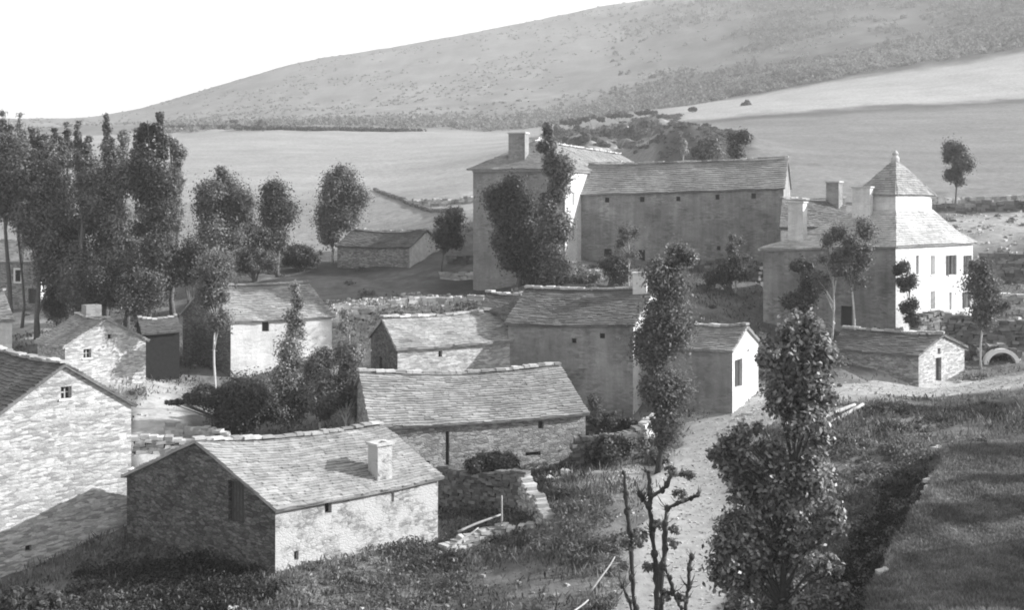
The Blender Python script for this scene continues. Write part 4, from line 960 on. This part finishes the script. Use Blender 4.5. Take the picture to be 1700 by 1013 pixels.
# trees in front of the flared-roof house
tree('tree', 'slender pale-trunked tree before the grey house front, left one of two', 'tree', 1383, 91.5, [(1380, 395, 18, 22), (1385, 440, 26, 22), (1360, 470, 20, 15)], .17, 3900, .6, .10, 'bark_pale', 'leaf', 'pair of slender trees before the grey house front', ub=1381, nl=14)
tree('tree', 'slender pale-trunked tree before the grey house front, right one of two, slightly bent', 'tree', 1420, 91, [(1425, 385, 26, 20), (1408, 410, 20, 24), (1415, 450, 24, 26), (1430, 430, 14, 22)], .17, 5400, .6, .11, 'bark_pale', 'leaf', 'pair of slender trees before the grey house front', ub=1413, nl=14)
tree('fruit_tree', 'dark leafy tree trained against the left part of the grey house front', 'tree', 1333, 93.5, [(1330, 445, 20, 16), (1342, 480, 24, 24), (1325, 508, 20, 18)], .19, 7800, .6, .08, 'bark', 'leaf_dark')
tree('climbing_tree', 'narrow dark climber on the near corner of the flared-roof house', 'tree', 1508, 91.3, [(1494, 450, 13, 16), (1504, 470, 11, 16), (1508, 505, 12, 16), (1512, 530, 12, 10)], .18, 4800, .5, .07, 'bark', 'leaf_dark', ub=1512)
tree('tree', 'leafy tree at the right edge with a pale trunk, overlapping the shuttered windows', 'tree', 1634, 89, [(1625, 450, 18, 16), (1638, 485, 28, 26), (1632, 525, 26, 22), (1660, 505, 20, 18)], .19, 9750, .7, .09, 'bark_pale', 'leaf', ub=1629)
bush('bush', 'small bush under the lower windows of the white house side', 1590, 95.5, [(1588, 532, 14, 8)], .16, 1350, .4, 'leaf')
tree('tree', 'lone round tree on the slope above the right-hand terraces', 'tree', 1587, 168, [(1585, 252, 20, 16), (1592, 275, 28, 20), (1585, 295, 18, 12)], .3, 6750, 1.1, .16, 'bark', 'leaf_dark', ub=1587)
for k, (u, D, ru, rv, v, lab) in enumerate(((95, 116, 22, 16, 500, 'leftmost of the bushes under the tall tree mass'), (128, 111, 30, 22, 488, 'bush under the tall tree mass, above the cottage roof'), (175, 110, 36, 26, 480, 'bush under the tall tree mass, below the bent spire'),
        (235, 109, 34, 24, 490, 'bush under the tallest dark tree of the mass'), (320, 112, 26, 22, 440, 'bush between the tree mass and the farmhouse gable'), (425, 128, 34, 12, 437, 'low bush line under the oval dark tree'), (500, 136, 30, 10, 428, 'low bushes left of the white forked trunk'))):
    bush('bush', lab, u, D, [(u, v, ru * 1.25, rv * 1.35), (u - ru * .3, v - rv * 1.2, ru * .7, rv * .9), (u + ru * .2, v - rv * .9, ru * .7, rv * .8), (u - ru * .6, v + 6, ru * .6, rv * .7), (u + ru * .6, v + 4, ru * .6, rv * .7)], .2, 7000, .8, 'leaf' if k % 2 else 'leaf_dark')
tree('poplar', 'thin spire rising between the two palest trees of the left mass', 'poplar', 232, 119, [(226, 240, 6, 22), (228, 290, 12, 40), (230, 370, 22, 60)], .24, 5000, .7, .14, mat='leaf', group=GL)
tree('poplar', 'narrow ragged top beside the very left edge tree', 'poplar', 36, 121, [(34, 215, 7, 22), (36, 260, 13, 40), (38, 340, 24, 60)], .24, 5000, .7, .14, mat='leaf_light', group=GL)
tree('poplar', 'narrow ragged top between the broad left tree and its dark neighbour', 'poplar', 112, 122, [(112, 228, 6, 20), (113, 270, 11, 36), (114, 340, 22, 50)], .24, 4500, .7, .14, mat='leaf', group=GL)
# behind the wing
tree('tree', 'bare pale sapling behind the ridge of the manor wing', 'sapling', 1133, 150, [(1133, 240, 8, 20)], .22, 525, .5, .08, 'bark_pale', 'leaf_light')
tree('tree', 'rounded bush-like tree behind the ridge of the manor wing', 'tree', 1180, 155, [(1178, 245, 22, 20), (1160, 250, 10, 16)], .3, 5700, 1.0, .12, 'bark', 'leaf')
tree('tree', 'small ragged tree at the right end of the manor wing ridge', 'tree', 1225, 158, [(1222, 250, 12, 16), (1232, 228, 16, 10)], .3, 2850, .8, .1, 'bark', 'leaf_dark')
# left middle
tree('tree', 'slim tree with a white trunk before the dark gable of the white farmhouse', 'tree', 360, 92, [(360, 450, 30, 26), (352, 495, 28, 24), (362, 530, 22, 24)], .18, 9000, .8, .11, 'bark_pale', 'leaf', ub=357, nl=16)
tree('sapling', 'light conical tree rising in front of the white farmhouse wall', 'tree', 492, 79, [(490, 485, 9, 18), (491, 508, 13, 20), (490, 530, 15, 22), (491, 552, 20, 24), (488, 578, 24, 26), (484, 602, 28, 26), (484, 628, 34, 28), (490, 655, 38, 28), (490, 680, 36, 22)], .17, 12000, .6, .09, 'bark_pale', 'leaf_light', ub=487, nl=26)
bush('thicket', 'big very dark rounded thicket in front of the white farmhouse', 425, 77, [(415, 660, 42, 34), (385, 680, 34, 30), (450, 690, 34, 24), (350, 655, 32, 14), (318, 662, 18, 7), (290, 668, 12, 4)], .16, 45000, .8, 'leaf_dark', nl=10)
tree('birch', 'light-trunked birch forked low, right of the dark thicket', 'tree', 578, 73, [(565, 590, 26, 24), (590, 630, 28, 32), (572, 665, 34, 32), (600, 670, 18, 26), (545, 640, 24, 30)], .15, 18000, .7, .1, 'bark_pale', 'leaf', ub=578, nl=20, vtop=555)
tree('birch', 'second pale-stemmed tree left of the forked birch, touching the thicket', 'tree', 520, 75, [(528, 625, 20, 34), (530, 670, 22, 26), (540, 590, 14, 22)], .15, 18000, .7, .09, 'bark_pale', 'leaf', ub=530, nl=18)
tree('sapling', 'spindly sapling against the stony slope above the birches', 'sapling', 568, 84, [(565, 545, 14, 14), (572, 520, 8, 12)], .15, 750, .4, .05, 'bark_pale', 'leaf_light', ub=570)
bush('bush', 'rounded bush under the wall of the long barn', 820, 64.6, [(800, 772, 26, 14), (845, 770, 26, 14), (825, 762, 26, 10)], .14, 9750, .4, 'leaf_dark')
bush('ivy', 'ivy heap on the upper rough wall before the big central house', 1010, 74.5, [(1000, 697, 34, 9), (1045, 702, 20, 8), (990, 672, 14, 12)], .14, 5700, .35, 'leaf_dark')
bush('ivy', 'ivy spilling over the walled garden front', 1005, 68.5, [(1000, 752, 34, 22), (1040, 745, 16, 14)], .12, 5250, .35, 'leaf_dark')
bush('bush', 'bright small-leaved bush at the sunlit corner of the walled garden', 1075, 68.5, [(1075, 735, 16, 22), (1095, 760, 18, 14)], .13, 2700, .35, 'leaf_light')
bush('bush', 'dark bush at the very bottom left corner', 40, 45.5, [(20, 1000, 40, 14), (75, 1004, 34, 12)], .1, 5200, .35, 'leaf_dark')
# far hedge trees on the pasture, and the manor slope
tree('tree', 'small dark tree standing on the far dark hedge line at upper left', 'tree', 437, 560, [(437, 205, 9, 7)], .9, 1050, 1.6, .3, 'bark', 'leaf_far')
b_ = bush('hedge', 'long dark hedge line across the far pasture at upper left', 540, 570, [(u, 214 + (u - 540) * .018, 16, 3.2) for u in range(400, 690, 18)], .8, 6300, 1.2, 'leaf_dark', cat='hedge')
b_ = bush('hedge', 'thin pale hedge continuing the far dark hedge line to the left', 340, 590, [(u, 209, 14, 1.6) for u in range(285, 400, 20)], .7, 1050, .9, 'leaf_far', cat='hedge')
b_ = bush('bush', 'tiny bush left of the tree on the far hedge line', 390, 600, [(388, 202, 8, 4)], .8, 390, 1.2, 'leaf_far')
rnd = random.Random(9)
gull = [(925, 215, 18, 14, 300), (950, 200, 22, 10, 330), (985, 195, 24, 10, 330), (1030, 190, 26, 8, 340), (1075, 185, 20, 8, 340), (935, 235, 14, 12, 270), (975, 228, 22, 12, 280), (1005, 220, 16, 12, 290), (1050, 215, 12, 14, 290), (1075, 205, 14, 14, 300), (1000, 240, 16, 7, 262), (960, 212, 10, 12, 300), (1150, 180, 8, 2, 390), (1240, 172, 9, 2, 395), (1100, 192, 8, 4, 340)]
GLAB = ['leftmost gully bush, just right of the poplar top', 'gully bush on the top row, second from the poplar', 'gully bush on the top row, third from the poplar', 'gully bush on the top row, fourth from the poplar', 'gully bush at the right end of the top row',
        'gully bush just above the manor roof beside the poplar', 'wide gully bush above the manor roof, second from the poplar', 'gully bush in the middle of the slope below the top row', 'gully bush left of the dark knoll, low on the slope', 'gully bush at the upper left shoulder of the dark knoll',
        'gully bush touching the manor ridge left of the knoll', 'narrow gully bush under the top row, near the poplar', 'flat far bush at the left foot of the pale stubble strip', 'flat far bush on the stubble strip, second from the left', 'small bush just right of the gully top']
for k, (u, v, ru, rv, D) in enumerate(gull):
    ru *= .6; rv *= .5; D = min(ground(u, v + rv * .9, 190, 800), 470); vg = HZ - z1(*U(u, D)) * F / D; v = min(v, vg - rv * .5)
    rv = max(rv, 3.2); bush('bush', GLAB[k], u, D, [(u, v, ru * rnd.uniform(.4, .8), rv * rnd.uniform(.8, 1.3)), (u + ru * .8, v + rv * .5, ru * .5, rv * .6), (u - ru * .9, v + rv * .6, ru * .7, rv * .6)], .6, 2850, 1.3, 'leaf_far', 'bushes in the gully behind the manor', nl=4)

# big leafy tree in the right foreground
bigb = [(1330, 560, 30, 26), (1355, 590, 30, 34), (1272, 592, 24, 30), (1300, 610, 30, 30), (1372, 620, 20, 30), (1320, 640, 40, 36), (1280, 665, 26, 30), (1335, 690, 34, 34), (1345, 740, 30, 40), (1365, 660, 16, 24), (1340, 545, 20, 14),
        (1240, 716, 22, 18), (1218, 738, 26, 18), (1192, 752, 16, 12), (1226, 770, 30, 26), (1255, 770, 38, 40), (1220, 815, 26, 40), (1265, 830, 36, 46), (1315, 800, 36, 36), (1355, 810, 34, 40), (1300, 860, 44, 46), (1245, 880, 38, 42), (1370, 870, 26, 44), (1215, 900, 30, 26),
        (1225, 960, 34, 40), (1280, 940, 46, 50), (1345, 930, 40, 50), (1380, 960, 22, 40), (1310, 1010, 80, 30), (1240, 1020, 30, 30)]
GROW = 1.0; SPRAY = .42
tree('leafy_tree', 'big leafy tree in the right foreground, nearly hiding the path house', 'tree', 1310, 45, bigb, .125, 66000, .6, .13, 'bark_dark', 'leaf_near', ub=1305, nl=80, fill=.62, vtop=560)

GROW = 1.18; SPRAY = .16
# pollarded trees by the path: knotty, nearly bare
def pollard(label, D, stems, leaves, ub, vb, group):
    b = U(ub, D); zb = z1(b.x, b.y) - .3; root = empty('pollard_tree', (b.x, b.y, zb), label, 'pollard', group); m = MB()
    for st in stems:
        pts = []; rad = []
        for i, (u, v, r) in enumerate(st): 
            p = px(u, v, D + .25 * math.sin(i * 1.7 + u)); pts.append(p); rad.append(r * .72 * D / F)
        P2_, R2_ = [], []
        for i in range(len(pts) - 1):
            for q in range(5):
                t = q / 5; P2_.append(pts[i].lerp(pts[i + 1], t) + Vector((rng.uniform(-.025, .025), rng.uniform(-.03, .03), 0))); R2_.append((rad[i] * (1 - t) + rad[i + 1] * t) * (1 + .18 * rng.normal()))
        P2_.append(pts[-1]); R2_.append(rad[-1]); m.tube(P2_, R2_, 8)
        for i in range(1, len(pts)):        # knuckles
            c_ = pts[i] + Vector((rng.uniform(-.05, .05), 0, 0)); r_ = rad[i] * rng.uniform(1.15, 1.75); m.tube([c_ - Vector((0, 0, r_ * 1.2)), c_ - Vector((0, 0, r_ * .6)), c_ + Vector((.01, 0, 0)), c_ + Vector((0, 0, r_ * .7)), c_ + Vector((0, 0, r_ * 1.2))], [r_ * .4, r_ * .85, r_, r_ * .8, r_ * .3], 8)
        for k in range(26):                 # twigs from the knuckles
            c_ = pts[rng.integers(1, len(pts))]; d = Vector((rng.uniform(-1, 1), rng.uniform(-1, 1), rng.uniform(-.2, 1.2))) * rng.uniform(.15, .4); m.tube([c_, c_ + d * .6, c_ + d + Vector((0, 0, .08))], [.02, .012, .006], 4, cap=False)
    m.build('trunk', M['bark_dark'], root, uv=False, smooth=True)
    if leaves:
        cl = clumps(leaves, D, .16); quads_mesh('crown', crown_leaves(cl, 150 * len(leaves), .085), M['leaf'], root)
GP = 'knotty pollards beside the path'
pollard('single-stemmed knotty pollard, leftmost by the path', 43, [[(1058, 1130, 5), (1054, 1010, 5), (1050, 960, 5), (1047, 900, 5.5), (1042, 850, 5.5), (1038, 820, 5), (1036, 785, 3.5)], [(1056, 1040, 4), (1046, 1000, 3.5), (1034, 975, 3)]], [(1040, 905, 9, 9), (1036, 940, 8, 8), (1058, 890, 8, 12)], 1058, 1080, GP)
pollard('tallest knotty pollard by the path, branching into three arms', 44, [[(1088, 1130, 7), (1090, 1010, 6.5), (1090, 950, 6.5), (1086, 920, 5.5), (1082, 880, 5.5), (1078, 840, 5), (1080, 820, 5), (1076, 785, 3.5)], [(1080, 826, 4.5), (1098, 815, 4), (1108, 805, 4.5), (1113, 790, 3.5)], [(1080, 845, 4), (1068, 830, 3.5), (1063, 820, 4.5)]], [(1066, 890, 12, 10), (1060, 900, 8, 8), (1076, 945, 8, 9), (1094, 870, 8, 8)], 1088, 1080, GP)
pollard('knotty pollard by the path with one long arm pointing up to the right', 42.5, [[(1096, 1130, 5.5), (1097, 1000, 5.5), (1100, 940, 6), (1104, 905, 6), (1104, 870, 5), (1107, 845, 4.5), (1126, 836, 4), (1145, 828, 4.5), (1160, 822, 4)]], [(1118, 880, 10, 12), (1118, 900, 8, 10), (1128, 820, 14, 10), (1140, 790, 16, 10), (1115, 782, 10, 8)], 1096, 1080, GP)
pollard('low pollard fork leaning right at the foot of the others', 42, [[(1150, 1130, 4), (1130, 1010, 4), (1118, 985, 4.5), (1111, 960, 4.5), (1103, 940, 4)]], [(1108, 990, 8, 8)], 1150, 1080, GP)
pollard('short separate pollard stub on the right of the group, on the path edge', 41.5, [[(1136, 1130, 4), (1138, 1000, 4.5), (1143, 975, 5), (1144, 945, 4), (1149, 925, 4.5)]], [(1133, 995, 8, 6)], 1136, 1080, GP)

# shade trees standing off to the right, whose long shadows lie over the raised field
for k, (x, y, h, r_) in enumerate(((22.0, 40.0, 4.0, 3.2), (25.0, 44.0, 4.6, 2.6), (28, 50.0, 5, .9), (30.5, 53.5, 5, .7), (32, 57, 5, .9), (34, 61, 5, .9), (37, 66, 5, 1.3), (35, 74, 6.5, 2.6))):
    z = z1(x, y); u = CX + F * x / y; sc_ = F / y; v = HZ - (z + h * .62) * F / y
    tree('roadside_tree', 'tree standing beyond the right edge above the raised field', 'tree', u, y, [(u, v, r_ * sc_, h * .38 * sc_)], .2, int(9000 * r_), .8, .16, 'bark', 'leaf', 'trees beyond the right edge', nl=8)
# ------------------------------------------------------------------ weeds, scrub and hill cover
def scatter(n, u0, u1, D0, D1, logd=False):
    u = rng.uniform(u0, u1, n); D = np.exp(rng.uniform(math.log(D0), math.log(D1), n)) if logd else np.sqrt(rng.uniform(D0 ** 2, D1 ** 2, n))
    return (u - CX) / F * D, D, u
def weeds(name, label, n, u0, u1, D0, D1, hmin, hmax, mat, thr, seed, wd=.05, keep=None, clear=2.2):
    X, Y, u = scatter(n, u0, u1, D0, D1)
    m_ = ~inside_any(X, Y, .05); dp, _ = dist_poly(X, Y, PATH); dy, _ = dist_poly(X, Y, YARD); m_ &= (dp > clear + 1.6 * fbm(X, Y, 2, 3)) & (dy > 2.2)
    m_ &= fbm(X / 2.6, Y / 2.6, 4, seed) + rng.normal(0, .09, n) > thr
    m_ &= (step_right(X, Y) < .9)
    if keep is not None: m_ &= keep(X, Y, u)
    X, Y = X[m_], Y[m_]; k = len(X); Z = zt(X, Y); big = .45 + 1.1 * np.clip(fbm(X / 4, Y / 4, 3, seed + 1) + .5, 0, 1)
    h = rng.uniform(hmin, hmax, k) * big * (.35 + 1.3 * rng.random(k) ** 2); an = rng.uniform(0, 6.28, k); lx = rng.normal(0, .35, k) * h; ly = rng.normal(0, .35, k) * h
    w_ = wd * rng.uniform(.6, 1.6, k); dx, dy_ = np.cos(an) * w_, np.sin(an) * w_
    B = np.stack([X, Y, Z - .05], -1); o = np.stack([dx, dy_, 0 * dx], -1); tp = B + np.stack([lx, ly, h], -1); md = B * .45 + tp * .55 + np.stack([0 * h, 0 * h, .08 * h], -1)
    Q = np.stack([B - o * .5, md - o, tp, md + o], 1)
    return tag(quads_mesh(name, Q, M[mat]), label, 'vegetation', kind='stuff')
weeds('weeds', 'rank weeds and grass covering the near slope', 130000, -60, 1760, 42, 72, .08, .42, 'weed', -.06, 11, .035)
def onfield(X, Y, u): return step_right(X, Y) > 1.3
X_, Y_, u_ = scatter(170000, 1380, 1760, 36, 64); k_ = (step_right(X_, Y_) > 1.0); X_, Y_ = X_[k_], Y_[k_]; n_ = len(X_); Z_ = zt(X_, Y_)
h_ = rng.uniform(.05, .2, n_) * (.5 + 1.2 * np.clip(fbm(X_ / 2.5, Y_ / 1.2, 3, 90) + .5, 0, 1)); an_ = rng.uniform(0, 6.28, n_); B_ = np.stack([X_, Y_, Z_ - .02], -1); o_ = np.stack([np.cos(an_), np.sin(an_), 0 * an_], -1) * .022
T_ = B_ + np.stack([rng.normal(0, .4, n_) * h_, rng.normal(0, .4, n_) * h_, h_], -1)
tag(quads_mesh('grass', np.stack([B_ - o_, B_ * .5 + T_ * .5 - o_, T_, B_ * .5 + T_ * .5 + o_], 1), M['field_grass']), 'short grass of the raised field at lower right', 'vegetation', kind='stuff')
weeds('grass', 'rough grass between the houses', 90000, -60, 1760, 70, 118, .1, .35, 'weed', -.03, 17, .05)
# leafy scrub clumps on the near slope
def scrubmesh(name, label, n, u0, u1, D0, D1, rmin, rmax, per, leaf, mat, keep=None, logd=False, flat=.7, seed=5, thr=-9, field=False):
    X, Y, u = scatter(n, u0, u1, D0, D1, logd); m_ = ~inside_any(X, Y, .1); dp, _ = dist_poly(X, Y, PATH); dy, _ = dist_poly(X, Y, YARD); m_ &= (dp > 2.3) & (dy > 2.6) & (fbm(X / (6 if not logd else 70), Y / (6 if not logd else 90), 4, seed) + rng.normal(0, .05, n) > thr)
    if not logd and not field: m_ &= (step_right(X, Y) < .9)
    if field: m_ &= (step_right(X, Y) < 2.2)
    if keep is not None: m_ &= keep(X, Y, u)
    X, Y = X[m_], Y[m_]; k = len(X); Z = zt(X, Y); R = rng.uniform(rmin, rmax, k)
    i = np.repeat(np.arange(k), per); d = rng.normal(size=(k * per, 3)); d /= np.linalg.norm(d, axis=1)[:, None]; d[:, 2] = np.abs(d[:, 2])
    C = np.stack([X, Y, Z - .05], -1)[i] + d * (R[i] * rng.uniform(.5, 1.15, k * per))[:, None] * np.array([1, 1, flat])
    n_ = d * .7 + rng.normal(size=d.shape) * .7 + np.array([0, 0, .3]); n_ /= np.linalg.norm(n_, axis=1)[:, None]
    return tag(quads_mesh(name, leaf_quads(C, n_, leaf * rng.uniform(.6, 1.4, k * per)), M[mat]), label, 'vegetation', kind='stuff')
near = lambda X, Y, u: ~((u > 1010) & (u < 1240) & (Y > 57)) & ~((u > 940) & (u < 1180) & (Y > 61) & (Y < 68))
scrubmesh('scrub', 'leafy brambles and low scrub on the near slope', 1500, 120, 1560, 43, 66, .2, .8, 90, .09, 'leaf', near, thr=-.08)
scrubmesh('scrub', 'pale flowering weeds on the near slope', 380, 120, 1560, 43, 68, .15, .5, 60, .07, 'leaf_light', near, thr=-.02, seed=33)
scrubmesh('scrub', 'near-black weeds painting the shade on the bank of the raised field', 1500, 1380, 1640, 38, 61, .12, .38, 60, .07, 'shade_ditch', lambda X, Y, u: (step_right(X, Y) > .1), seed=77, field=True)  # bank shade put into the leaf colour
scrubmesh('shade_leaves', 'dense shade leaves painting the ditch shadow below the raised field', 2600, 1330, 1620, 40, 61, .2, .5, 80, .08, 'shade_ditch', lambda X, Y, u: (step_right(X, Y) < .4) & (dist_poly(X, Y, [tuple(U(a_, b_) - Vector((1.6, 0))) for a_, b_ in ((1395, 38), (1440, 43), (1490, 49), (1535, 55), (1568, 60.5))])[0] < 1.25), seed=78)  # ditch shadow put into the near-black leaf colour
scrubmesh('scrub', 'near-black leaves painting the shadow at the foot of the chimney house gable', 430, 90, 470, 50.5, 58, .3, .85, 130, .09, 'shade_ditch', lambda X, Y, u: rng.random(len(u)) < 1.15 - np.abs(u - 290) / 190)  # gable's ground shadow put into the leaf colour
scrubmesh('scrub', 'dry pale scrub between the logs and the raised field', 500, 1340, 1640, 56, 76, .15, .5, 70, .08, 'weed', thr=-.1, seed=8)
scrubmesh('scrub', 'low shrubs and ivy about the terraces', 420, -60, 1760, 84, 150, .3, .9, 70, .16, 'leaf', thr=.02, seed=9)
scrubmesh('scrub', 'big dark bramble clumps on the near slope', 90, 150, 1560, 43, 70, .5, 1.15, 420, .09, 'leaf_dark', near, thr=-.02, seed=41)
scrubmesh('scrub', 'low ragged scrub in the ravine behind the manor', 1100, 900, 1130, 250, 470, .4, 1.6, 40, .5, 'leaf_far', lambda X, Y, u: fbm((X + Y * .3) / 5, Y / 14, 3, 61) > -.02, seed=42)
scrubmesh('scrub', 'rough growth on the dark bank behind the manor wing', 260, 1090, 1250, 262, 320, .3, 1.1, 40, .4, 'leaf_far', seed=43)
scrubmesh('hill_scrub', 'heath and low bushes speckling the big hill', 9000, -100, 1900, 600, 1440, .6, 1.7, 7, 1.1, 'scrub', logd=True, thr=-.05, seed=12, flat=.6)
scrubmesh('hill_wood', 'belt of small trees along the foot of the big hill', 1800, 250, 1760, 575, 700, 1.2, 3.2, 26, .9, 'scrub', logd=True, thr=-.08, seed=14, flat=1.3)
scrubmesh('hill_wood', 'darker young wood at the upper right above the pale stubble strip', 6500, 1000, 1780, 590, 1350, 1.2, 4.0, 18, 1.3, 'hillwood', lambda X, Y, u: rng.random(len(u)) < np.clip((u - 980) / 330, 0, 1), logd=True, thr=-.03, seed=15, flat=1.5)

sp = []
for k in range(2600):
    j = rnd.randrange(len(PATH) - 1); t_ = rnd.random(); q_ = rnd.gauss(0, 1.1); sp.append((PATH[j][0] * (1 - t_) + PATH[j + 1][0] * t_ + q_, PATH[j][1] * (1 - t_) + PATH[j + 1][1] * t_ + rnd.gauss(0, .7), rnd.uniform(.04, .11)))
tag(rubble('', '', [(x_, y_, s_ ) for x_, y_, s_ in sp], None, None, 77).build('gravel', M['rubble'], uv=False), 'loose stones lying on the path', 'gravel', kind='stuff').location.z = .06

# ------------------------------------------------------------------ haze: the far hill fades
hz = MB(); hz.box((-2500, -80, -40), (5200, 0, 0), (0, 1790, 0), (0, 0, 620)); 
me = bpy.data.meshes.new('haze'); me.from_pydata(hz.v, [], hz.f); me.update()
hm = bpy.data.materials.new('haze air'); hm.use_nodes = True; t = hm.node_tree; t.nodes.clear()
o = t.nodes.new('ShaderNodeOutputMaterial'); v = t.nodes.new('ShaderNodeVolumePrincipled'); v.inputs['Color'].default_value = (.92, .92, .92, 1); v.inputs['Density'].default_value = HAZE
v.inputs['Anisotropy'].default_value = .2
t.links.new(v.outputs[0], o.inputs['Volume']); hob = link('haze', me, hm); tag(hob, 'thin haze over the valley', 'haze', kind='stuff')
